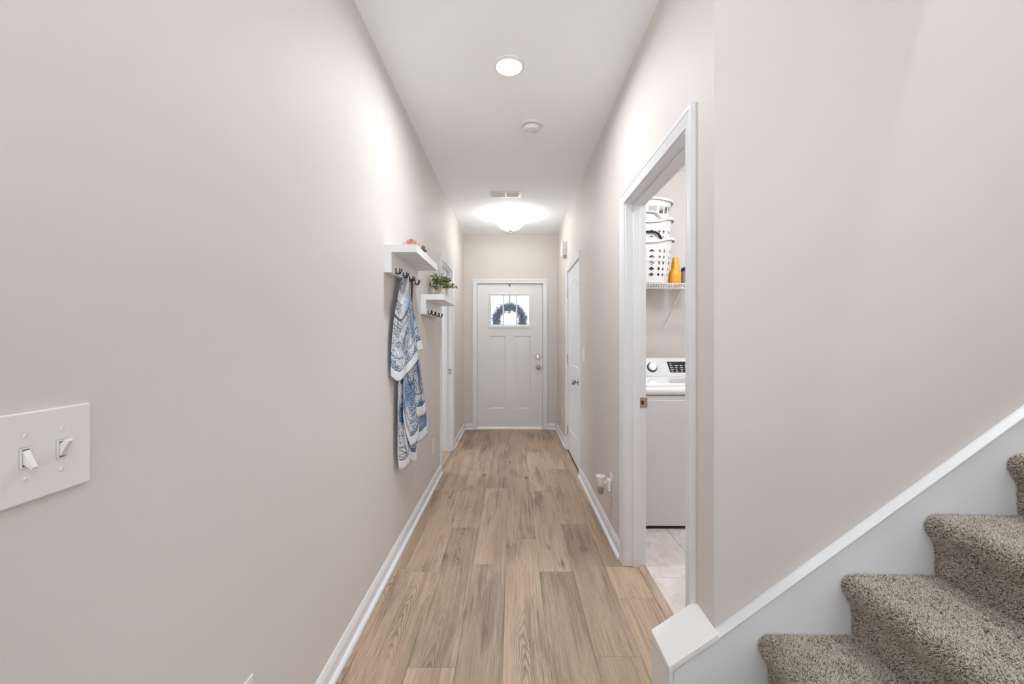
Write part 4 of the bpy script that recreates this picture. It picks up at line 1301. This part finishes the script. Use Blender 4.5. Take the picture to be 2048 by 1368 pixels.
# semi-flush bowl lamp
bl = (-0.021, 4.86)
t = thing('ceiling_light', 'frosted glass bowl ceiling light with bronze finial by the front door', 'ceiling light', loc=(bl[0], bl[1], ZC - 0.2))
o3 = (bl[0], bl[1], 0)
bm = B(); lathe(bm, [(0, ZC - 0.0003), (0.062, ZC - 0.0003), (0.064, ZC - 0.008), (0.056, ZC - 0.022), (0.030, ZC - 0.027), (0, ZC - 0.027)], o3, 'z', 32); add('canopy', bm, 'bronze', t, smooth=True, sharp=40)
bm = B(); tube(bm, [(bl[0], bl[1], ZC - 0.027), (bl[0], bl[1], ZC - 0.205)], 0.006, 10); add('stem', bm, 'bronze', t)
prof = [(0.158, 0.084), (0.163, 0.086), (0.160, 0.094), (0.150, 0.115), (0.128, 0.142), (0.095, 0.165), (0.055, 0.180), (0.012, 0.186)]
bm = B(); lathe(bm, [(r, ZC - h) for r, h in prof], o3, 'z', 48); add('glass_bowl', bm, 'bowl', t, smooth=True, solid=0.003)
bm = B(); lathe(bm, [(0, ZC - 0.184), (0.026, ZC - 0.186), (0.026, ZC - 0.191), (0.012, ZC - 0.198), (0.007, ZC - 0.203), (0.009, ZC - 0.210), (0.004, ZC - 0.217), (0, ZC - 0.218)], o3, 'z', 24); add('finial', bm, 'bronze', t, smooth=True, sharp=45)
for s_ in (-1, 1):
    x0 = bl[0] + s_ * 0.065
    bm = B(); lathe(bm, [(0, ZC - 0.158), (0.012, ZC - 0.155), (0.022, ZC - 0.135), (0.022, ZC - 0.120), (0.013, ZC - 0.100), (0.013, ZC - 0.085), (0, ZC - 0.083)], (x0, bl[1], 0), 'z', 16); add('bulb', bm, 'lens', t, smooth=True)
    bm = B(); tube(bm, [(x0, bl[1], ZC - 0.083), (x0, bl[1], ZC - 0.066), (bl[0], bl[1], ZC - 0.060)], 0.010, 10); add('socket_arm', bm, 'bronze', t)
    d = bpy.data.lights.new('bulb_light', 'POINT'); d.energy = 1.3; d.shadow_soft_size = 0.03; d.color = (0.90, 0.96, 1.0)
    o = bpy.data.objects.new('bulb_light', d); C.objects.link(o); o.location = (s_ * 0.065, -0.055, 0.2 - 0.105); o.parent = t


# smoke detector
sd = (0.131, 2.80)
t = thing('smoke_detector', 'round white smoke detector on the hallway ceiling', 'smoke detector', loc=(sd[0], sd[1], ZC - 0.05))
o3 = (sd[0], sd[1], 0)
bm = B(); lathe(bm, [(0, ZC - 0.0003), (0.072, ZC - 0.0003), (0.074, ZC - 0.006), (0.070, ZC - 0.014), (0.060, ZC - 0.016), (0, ZC - 0.016)], o3, 'z', 36); add('base', bm, 'plastic', t, smooth=True, sharp=40)
bm = B(); lathe(bm, [(0.054, ZC - 0.0162), (0.054, ZC - 0.022), (0, ZC - 0.022)], o3, 'z', 36); add('vent_gap', bm, 'vent_dark', t)
bm = B(); lathe(bm, [(0, ZC - 0.0222), (0.057, ZC - 0.0222), (0.057, ZC - 0.034), (0.050, ZC - 0.046), (0.032, ZC - 0.050), (0, ZC - 0.050)], o3, 'z', 36); add('cover', bm, 'plastic', t, smooth=True, sharp=35)
bm = B(); lathe(bm, [(0, ZC - 0.0501), (0.010, ZC - 0.0501), (0.009, ZC - 0.053), (0, ZC - 0.053)], (sd[0] - 0.008, sd[1] - 0.008, 0), 'z', 16); add('test_button', bm, 'vent', t)
bm = B(); lathe(bm, [(0, ZC - 0.0501), (0.003, ZC - 0.0501), (0.002, ZC - 0.052), (0, ZC - 0.052)], (sd[0] + 0.018, sd[1] + 0.002, 0), 'z', 10); add('indicator', bm, 'vent_dark', t)

# ceiling register
cv = (-0.064, 4.16)
t = thing('ceiling_vent', 'white rectangular air vent in the hallway ceiling', 'vent', loc=(cv[0], cv[1], ZC - 0.01))
hx, hy = 0.155, 0.082
bm = B()
rows = []
for u, h in ((0.0, 0.0003), (0.004, 0.007), (0.030, 0.010), (0.032, 0.004)):
    rows.append([bm.verts.new(p) for p in ((cv[0] - hx + u, cv[1] - hy + u * 0.7, ZC - h), (cv[0] + hx - u, cv[1] - hy + u * 0.7, ZC - h), (cv[0] + hx - u, cv[1] + hy - u * 0.7, ZC - h), (cv[0] - hx + u, cv[1] + hy - u * 0.7, ZC - h))])
for r0, r1 in zip(rows, rows[1:]):
    for k in range(4):
        bm.faces.new((r0[k], r0[(k + 1) % 4], r1[(k + 1) % 4], r1[k]))
add('frame', bm, 'vent', t)
add('duct', box(cv[0] - hx + 0.031, cv[0] + hx - 0.031, cv[1] - hy + 0.022, cv[1] + hy - 0.022, ZC - 0.0015, ZC - 0.0005), 'vent_dark', t)
add('center_bar', box(cv[0] - 0.007, cv[0] + 0.007, cv[1] - hy + 0.021, cv[1] + hy - 0.021, ZC - 0.011, ZC - 0.0017), 'vent', t)
for i in range(9):
    y = cv[1] - hy + 0.029 + i * (2 * hy - 0.058) / 8
    for s_ in (-1, 1):
        bm = B(); x0, x1 = sorted((cv[0] + s_ * 0.008, cv[0] + s_ * (hx - 0.0315)))
        prism(bm, [(y - 0.005, ZC - 0.002), (y - 0.004, ZC - 0.002), (y + 0.004, ZC - 0.0085), (y + 0.003, ZC - 0.0085)], lambda a, b_, c: (c, a, b_), x0, x1); add('slat', bm, 'vent', t)
for s_ in (-1, 1):
    bm = B(); lathe(bm, [(0, ZC - 0.0115), (0.004, ZC - 0.0108), (0.0045, ZC - 0.009), (0, ZC - 0.009)], (cv[0] + s_ * 0.139, cv[1], 0), 'z', 12); add('screw', bm, 'vent_dark', t)

# ------------------------------------------------------------------ laundry room
# ceiling lamp in the laundry
t = thing('ceiling_light', 'round ceiling light inside the laundry room', 'ceiling light', loc=(1.62, 2.15, ZC - 0.08))
bm = B(); lathe(bm, [(0, ZC - 0.0003), (0.15, ZC - 0.0003), (0.15, ZC - 0.02), (0, ZC - 0.02)], (1.62, 2.15, 0), 'z', 32); add('base', bm, 'nickel', t)
bm = B(); lathe(bm, [(0.14, ZC - 0.0202), (0.135, ZC - 0.05), (0.09, ZC - 0.075), (0, ZC - 0.085)], (1.62, 2.15, 0), 'z', 32); add('glass_dome', bm, 'bowl', t, smooth=True)
d = bpy.data.lights.new('laundry_lamp', 'POINT'); d.energy = 18; d.shadow_soft_size = 0.10; d.color = (0.93, 0.97, 1.0)
o = bpy.data.objects.new('laundry_lamp', d); C.objects.link(o); o.location = (0, -0.0, -0.12); o.parent = t

# washer (top loader with rear console)
WX0, WX1, WY0, WY1 = 0.872, 1.560, 2.745, 3.44
t = thing('washer', 'white top-loading washing machine with dial and black touch panel', 'washer', loc=(1.216, 3.09, 0))
add('body', box(WX0, WX1, WY0, WY1, 0.024, 0.868), 'washer', t, bevel=0.006)
for x in (WX0 + 0.06, WX1 - 0.06):
    for y in (WY0 + 0.05, WY1 - 0.05):
        bm = B(); lathe(bm, [(0, 0.0004), (0.024, 0.0004), (0.024, 0.010), (0.010, 0.012), (0.010, 0.0238), (0, 0.0238)], (x, y, 0), 'z', 14); add('foot', bm, 'blackrubber', t)
add('underside_shade', box(WX0 + 0.02, WX1 - 0.02, WY0 + 0.02, WY1 - 0.02, 0.004, 0.0238), 'gap_shade', t)  # near-black block stands in for the shade under the washer
bm = B(); prism(bm, [(WY0 + 0.006, 0.8685), (WY0 + 0.006, 0.890), (WY0 + 0.016, 0.896), (WY1, 0.896), (WY1, 0.8685)], lambda a, b_, c: (c, a, b_), WX0, WX1); add('top_frame', bm, 'washer', t)
# rounded front lip of the lid surround
lip = [(WY0 + 0.030, 0.8965), (WY0 + 0.010, 0.902), (WY0 - 0.004, 0.915)]
for a in range(0, 91, 15):
    r = math.radians(a); lip.append((WY0 + 0.030 - 0.036 * math.cos(r), 0.922 + 0.036 * math.sin(r)))
lip += [(WY0 + 0.075, 0.962), (WY0 + 0.080, 0.955), (WY0 + 0.080, 0.8965)]
bm = B(); prism(bm, lip, lambda a, b_, c: (c, a, b_), WX0, WX1); add('front_lip', bm, 'washer_bright', t, smooth=True, sharp=40)
bm = B(); prism(bm, [(WY0 + 0.0805, 0.8965), (WY0 + 0.0805, 0.945), (WY0 + 0.52, 0.945), (WY0 + 0.52, 0.8965)], lambda a, b_, c: (c, a, b_), WX0, WX1); add('lid_well', bm, 'washer', t)
bm = B(); prism(bm, [(WY0 + 0.105, 0.9455), (WY0 + 0.100, 0.958), (WY0 + 0.110, 0.970), (WY0 + 0.50, 0.978), (WY0 + 0.512, 0.970), (WY0 + 0.512, 0.9455)], lambda a, b_, c: (c, a, b_), WX0 + 0.02, WX1 - 0.02); add('lid', bm, 'washer_bright', t, bevel=0.002)
# console with slanted face
CF0, CF1 = (WY0 + 0.535, 0.985), (WY0 + 0.590, 1.112)
bm = B(); prism(bm, [(WY0 + 0.5205, 0.8965), (WY0 + 0.5205, 0.980), CF0, CF1, (WY0 + 0.605, 1.120), (WY1, 1.120), (WY1, 0.8965)], lambda a, b_, c: (c, a, b_), WX0, WX1)
con = add('console', bm, 'washer_panel', t, bevel=0.002)
def onface(x, s, h=0.0):
    """Point on the slanted console face: s = 0..1 up the face, h = out of the face."""
    v = Vector((0, CF1[0] - CF0[0], CF1[1] - CF0[1])); n = Vector((0, -v.z, v.y)).normalized()
    return Vector((x, CF0[0], CF0[1])) + v * s + n * h
def facebox(x0, x1, s0, s1, h0, h1, skew=0.0):
    bm = B()
    v = [bm.verts.new(onface(x, s, h)) for h in (h0, h1) for x, s in ((x0 + skew, s0), (x1, s0), (x1, s1), (x0, s1))]
    for f in ((0, 1, 2, 3), (7, 6, 5, 4), (0, 4, 5, 1), (1, 5, 6, 2), (2, 6, 7, 3), (3, 7, 4, 0)):
        bm.faces.new([v[i] for i in f])
    return bm
def facedisc(cx, s, prof, n=32):
    bm = B(); c = onface(cx, s); v = Vector((0, CF1[0] - CF0[0], CF1[1] - CF0[1])).normalized(); nn = Vector((0, -v.z, v.y))
    rings = []
    for r, h in prof:
        rings.append([bm.verts.new(c + Vector((1, 0, 0)) * r * math.cos(2 * PI * k / n) + v * r * math.sin(2 * PI * k / n) + nn * h) for k in range(n)])
    for a, b_ in zip(rings, rings[1:]):
        for k in range(n):
            bm.faces.new((a[k], a[(k + 1) % n], b_[(k + 1) % n], b_[k]))
    bm.faces.new(rings[-1])
    return bm
kx_ = 1.128
add('dial_ring', facedisc(kx_, 0.50, [(0.041, 0.0), (0.041, 0.003), (0.037, 0.005), (0.034, 0.0052)]), 'black', t, smooth=True, sharp=40)
add('dial', facedisc(kx_, 0.50, [(0.033, 0.004), (0.032, 0.022), (0.029, 0.026), (0.012, 0.027)]), 'chrome', t, smooth=True, sharp=40)
dsp = add('touch_panel', facebox(1.252, 1.530, 0.17, 0.84, 0.0003, 0.0012, 0.016), 'display', t)
bm = B()
rp = random.Random(9)
for r_ in range(5):
    for c_ in range(6):
        x0 = 1.275 + c_ * 0.040 + r_ * -0.001; s0 = 0.235 + r_ * 0.115
        if r_ == 4 and c_ > 0:
            continue
        wd = rp.uniform(0.014, 0.028)
        v = [bm.verts.new(onface(x, s, 0.0015)) for x, s in ((x0, s0), (x0 + wd, s0), (x0 + wd, s0 + 0.035), (x0, s0 + 0.035))]
        bm.faces.new(v)
add('touch_legends', bm, 'print_pale', dsp)['kind'] = 'stuff'
bm = B()
for i in range(4):
    for x0, wd in ((1.170, 0.024 - 0.004 * (i % 2)),):
        s0 = 0.20 + i * 0.20
        v = [bm.verts.new(onface(x, s, 0.0006)) for x, s in ((x0 + 0.004, s0), (x0 + 0.004 + wd, s0), (x0 + 0.004 + wd, s0 + 0.03), (x0 + 0.004, s0 + 0.03))]
        bm.faces.new(v)
add('cycle_legends', bm, 'print_pale', con)['kind'] = 'stuff'
add('power_button', facedisc(1.222, 0.50, [(0.006, 0.0), (0.006, 0.0015), (0.004, 0.002)], 16), 'washer_bright', t)

# wire shelf with bracket
SY0, SY1, SZ = 3.195, 3.585, 1.712
t = thing('wire_shelf', 'white wire shelf on the laundry wall above the washer', 'shelf', loc=(1.5, 3.6, SZ))
bm = B()
for z in (SZ - 0.003, SZ - 0.040):
    tube(bm, [(0.76, SY0, z), (2.41, SY0, z)], 0.0030, 8)
for y in (3.39, SY1):
    tube(bm, [(0.76, y, SZ - 0.005), (2.41, y, SZ - 0.005)], 0.0030, 8)
add('rails', bm, 'wire', t, smooth=True)
bm = B()
x = 0.775
while x < 2.40:
    tube(bm, [(x, SY1, SZ), (x, SY0 - 0.003, SZ), (x, SY0 - 0.0035, SZ - 0.042)], 0.0018, 5)
    x += 0.0127
o = add('deck_wires', bm, 'wire', t); o['kind'] = 'stuff'
for bxx in (1.334, 2.10):
    bm = B()
    a, b_ = Vector((bxx, SY0 + 0.012, SZ - 0.034)), Vector((bxx, 3.590, 1.405))
    ribb = [(0.005, 0.0), (0.005, 0.006)]
    tube(bm, [a, b_], 0.0065, 6)
    bx(bm, bxx - 0.009, bxx + 0.009, 3.594, 3.5995, 1.370, 1.425)
    br = add('bracket', bm, 'wire', t)
    bm = B(); lathe(bm, [(0, 0), (0.004, 0), (0.003, -0.003), (0, -0.003)], (bxx, 3.594, 1.385), 'y', 10); add('screw', bm, 'print_grey', br)

# ---- laundry baskets: nested stack
def basket(label, zb, zr, cx, cy, rimx, rimy, botx, boty, style, lean, top_arc):
    t = thing('laundry_basket', label, 'laundry basket', 'laundry baskets stacked on the wire shelf', loc=(cx, cy, zb))
    NA_ = 96
    def sup(a, rx, ry):                                # rounded rectangle outline
        n = 3.2
        c, s = math.cos(a), math.sin(a)
        return rx * math.copysign(abs(c) ** (2 / n), c), ry * math.copysign(abs(s) ** (2 / n), s)
    H = zr - zb
    def P(i, z):
        a = 2 * PI * i / NA_
        f = (z - zb) / H
        x, y = sup(a, botx + (rimx - 0.012 - botx) * f, boty + (rimy - 0.012 - boty) * f)
        return Vector((cx + x + lean * (z - zb), cy + y, z))
    if style == 'diamond':
        zl = [zb + 0.012, zb + H * 0.14] + [zb + H * (0.14 + 0.62 * k / 5) for k in range(1, 6)] + [zb + H * 0.84, zr - 0.004]
    else:
        zl = [zb + 0.012, zb + H * 0.14, zb + H * 0.33, zb + H * 0.52, zb + H * 0.68, zb + H * 0.88, zr - 0.004]
    bm = B(); cache = {}
    def V(p):
        k = (round(p.x, 5), round(p.y, 5), round(p.z, 5))
        if k not in cache:
            cache[k] = bm.verts.new(p)
        return cache[k]
    def cell(p00, p10, p11, p01, hole):
        c = [V(p) for p in (p00, p10, p11, p01)]
        if hole is None:
            bm.faces.new(c); return
        ev = lambda u, v: (p00 * (1 - u) + p10 * u) * (1 - v) + (p01 * (1 - u) + p11 * u) * v
        h = [V(ev(*q)) for q in hole]
        if len(hole) == 4 and hole[0][0] == 0.5:       # diamond
            d0, d1_, d2_, d3 = h
            for f in ((c[0], c[1], d0), (c[1], d1_, d0), (c[1], c[2], d1_), (c[2], d2_, d1_), (c[2], c[3], d2_), (c[3], d3, d2_), (c[3], c[0], d3), (c[0], d0, d3)):
                bm.faces.new(f)
        else:                                          # window
            for k in range(4):
                bm.faces.new((c[k], c[(k + 1) % 4], h[(k + 1) % 4], h[k]))
    dia = [(0.5, 0.16), (0.82, 0.5), (0.5, 0.84), (0.18, 0.5)]
    win = [(0.14, 0.10), (0.86, 0.10), (0.86, 0.90), (0.14, 0.90)]
    step = 3 if style == 'diamond' else 4
    for i in range(0, NA_, step):
        col = i // step
        for r in range(len(zl) - 1):
            h = None
            if style == 'diamond':
                if 1 <= r <= 5:
                    h = dia if col % 4 < 3 else None
            else:
                if r in (2, 4):
                    h = win
                elif r in (1,):
                    h = win if col % 2 == 0 else None
            # keep the outline smooth: split the solid cells
            if h is None:
                for k in range(step):
                    cell(P(i + k, zl[r]), P(i + k + 1, zl[r]), P(i + k + 1, zl[r + 1]), P(i + k, zl[r + 1]), None)
            else:
                cell(P(i, zl[r]), P(i + step, zl[r]), P(i + step, zl[r + 1]), P(i, zl[r + 1]), h)
    # base
    ring = [V(P(i, zl[0])) for i in range(NA_)]
    bm.faces.new(ring)
    add('body', bm, 'bright_plastic', t, solid=0.003)
    # flared rim; at the middle of each long side it swoops down below a hand grip
    def rimz(a):
        q = abs(math.sin(a)) ** 10
        return zr - 0.030 * q if top_arc is None else zr + 0.012 * q
    prof = [(-0.014, -0.018), (-0.010, -0.002), (0.0, 0.006), (0.012, 0.004), (0.017, -0.004), (0.017, -0.018), (0.013, -0.018), (0.012, -0.006), (0.0, -0.001)]
    bm = B(); rows = []
    for i in range(NA_):
        a = 2 * PI * i / NA_
        row = []
        for u, h in prof:
            x, y = sup(a, rimx - 0.012 + u, rimy - 0.012 + u)
            row.append(bm.verts.new((cx + x + lean * H, cy + y, rimz(a) + h)))
        rows.append(row)
    n = len(prof)
    for i in range(NA_):
        for k in range(n):
            bm.faces.new((rows[i][k], rows[(i + 1) % NA_][k], rows[(i + 1) % NA_][(k + 1) % n], rows[i][(k + 1) % n]))
    add('rim', bm, 'bright_plastic', t, smooth=True, sharp=60)
    if top_arc is None:
        for s_ in (-1, 1):
            bm = B(); pts = []
            for i in range(21):
                f = -1 + 2 * i / 20
                pts.append((cx + lean * H + 0.112 * f, cy + s_ * (rimy - 0.004), zr - 0.022 + 0.060 * (1 - abs(f) ** 5)))
            tube(bm, pts, 0.0085 if style == 'diamond' else 0.009, 10)
            g = add('hand_grip', bm, 'blackrubber' if (style == 'diamond' and lean == 0.0) else 'bright_plastic', t, smooth=True)
    # belt moulding half way up
    if style == 'diamond':
        bm = B()
        pts = [P(i, zb + H * 0.50) for i in range(NA_)]
        tube(bm, [p + (p - Vector((cx, cy, p.z))).normalized() * 0.002 for p in pts], 0.005, 6, closed=True)
        add('belt_rib', bm, 'bright_plastic', t, smooth=True)
        for a in range(0, NA_, 12):
            bm = B(); p0, p1 = P(a + 10, zb + 0.03), P(a + 10, zr - 0.02)
            o_ = (p0 - Vector((cx, cy, p0.z))).normalized() * 0.003
            tube(bm, [p0 + o_, p1 + o_], 0.005, 6); add('upright_rib', bm, 'bright_plastic', t)
    return t
bz = SZ + 0.002
basket('bottom white laundry basket with diamond holes and black grips', bz, 2.085, 1.066, 3.412, 0.255, 0.180, 0.200, 0.150, 'diamond', 0.0, None)
basket('middle white laundry basket nested inside the bottom one', bz + 0.150, 2.245, 1.066, 3.412, 0.250, 0.178, 0.190, 0.142, 'diamond', -0.001, None)
basket('topmost white laundry basket with square window holes', bz + 0.300, 2.388, 1.066, 3.412, 0.246, 0.175, 0.180, 0.135, 'window', -0.001, True)

# ---- bottles beside the baskets
t = thing('detergent_jug', 'orange detergent jug beside the laundry baskets', 'jug', loc=(1.345, 3.36, bz))
cx_, cy_ = 1.333, 3.37
bm = B()
rows = []
jug = [(0.000, 0.042, 0.0), (0.004, 0.045, 0.0), (0.09, 0.043, 0.002), (0.115, 0.039, 0.004), (0.135, 0.029, 0.008), (0.155, 0.025, 0.010), (0.205, 0.022, 0.008), (0.226, 0.020, 0.007), (0.232, 0.015, 0.007)]
for h, rx, sx in jug:
    rows.append([bm.verts.new((cx_ + sx + rx * math.copysign(abs(math.cos(a)) ** 0.6, math.cos(a)), cy_ + rx * 1.1 * math.copysign(abs(math.sin(a)) ** 0.6, math.sin(a)), bz + 0.001 + h)) for a in [2 * PI * k / 28 for k in range(28)]])
for r0, r1 in zip(rows, rows[1:]):
    for k in range(28):
        bm.faces.new((r0[k], r0[(k + 1) % 28], r1[(k + 1) % 28], r1[k]))
bm.faces.new(rows[0][::-1]); bm.faces.new(rows[-1])
add('bottle_body', bm, 'orange_jug', t, smooth=True, sharp=50)
bm = B(); tube(bm, [(cx_ + 0.008, cy_ + 0.016, bz + 0.205), (cx_ + 0.006, cy_ + 0.044, bz + 0.195), (cx_ + 0.004, cy_ + 0.052, bz + 0.165), (cx_ + 0.004, cy_ + 0.040, bz + 0.108)], 0.010, 10); add('handle', bm, 'orange_jug', t, smooth=True)
t = thing('cleaner_canister', 'speckled canister with blue lid on the wire shelf', 'canister', loc=(1.452, 3.40, bz))
bm = B(); lathe(bm, [(0, 0.001), (0.046, 0.001), (0.047, 0.006), (0.047, 0.120), (0.044, 0.124), (0, 0.124)], (1.452, 3.40, bz), 'z', 28); add('canister_body', bm, 'speckle', t, smooth=True, sharp=40)
bm = B(); lathe(bm, [(0, 0.1242), (0.049, 0.1242), (0.049, 0.148), (0.045, 0.152), (0, 0.152)], (1.452, 3.40, bz), 'z', 28); add('lid', bm, 'blue_cap', t, smooth=True, sharp=40)

# light of other rooms: stairwell lamp; living area and left room lamps added unseen
def lamp_fixture(name, label, x, y, z, energy, r=0.09):
    t = thing(name, label, 'ceiling light', loc=(x, y, z - 0.02))
    bm = B(); lathe(bm, [(r, z - 0.0003), (r + 0.014, z - 0.0003), (r + 0.012, z - 0.006), (r, z - 0.012)], (x, y, 0), 'z', 32); add('trim_ring', bm, 'cap', t)
    bm = B(); lathe(bm, [(0, z - 0.013), (r - 0.001, z - 0.011), (r - 0.001, z - 0.002), (0, z - 0.002)], (x, y, 0), 'z', 32); add('lens', bm, 'lens', t)
    d = bpy.data.lights.new('lamp', 'AREA'); d.shape = 'DISK'; d.size = 2 * r; d.energy = energy; d.color = (0.92, 0.97, 1.0)
    o = bpy.data.objects.new('lamp', d); C.objects.link(o); o.location = (0, 0, 0.004); o.parent = t
lamp_fixture('ceiling_light', 'disc ceiling light high over the stairwell', 2.0, 0.75, 5.2, 30)
lamp_fixture('ceiling_light', 'added unseen disc light in the living area behind the camera', 1.0, -1.2, ZC, 4)
lamp_fixture('ceiling_light', 'added unseen disc light in the room beyond the left doorway', -1.5, 4.3, ZC, 4)
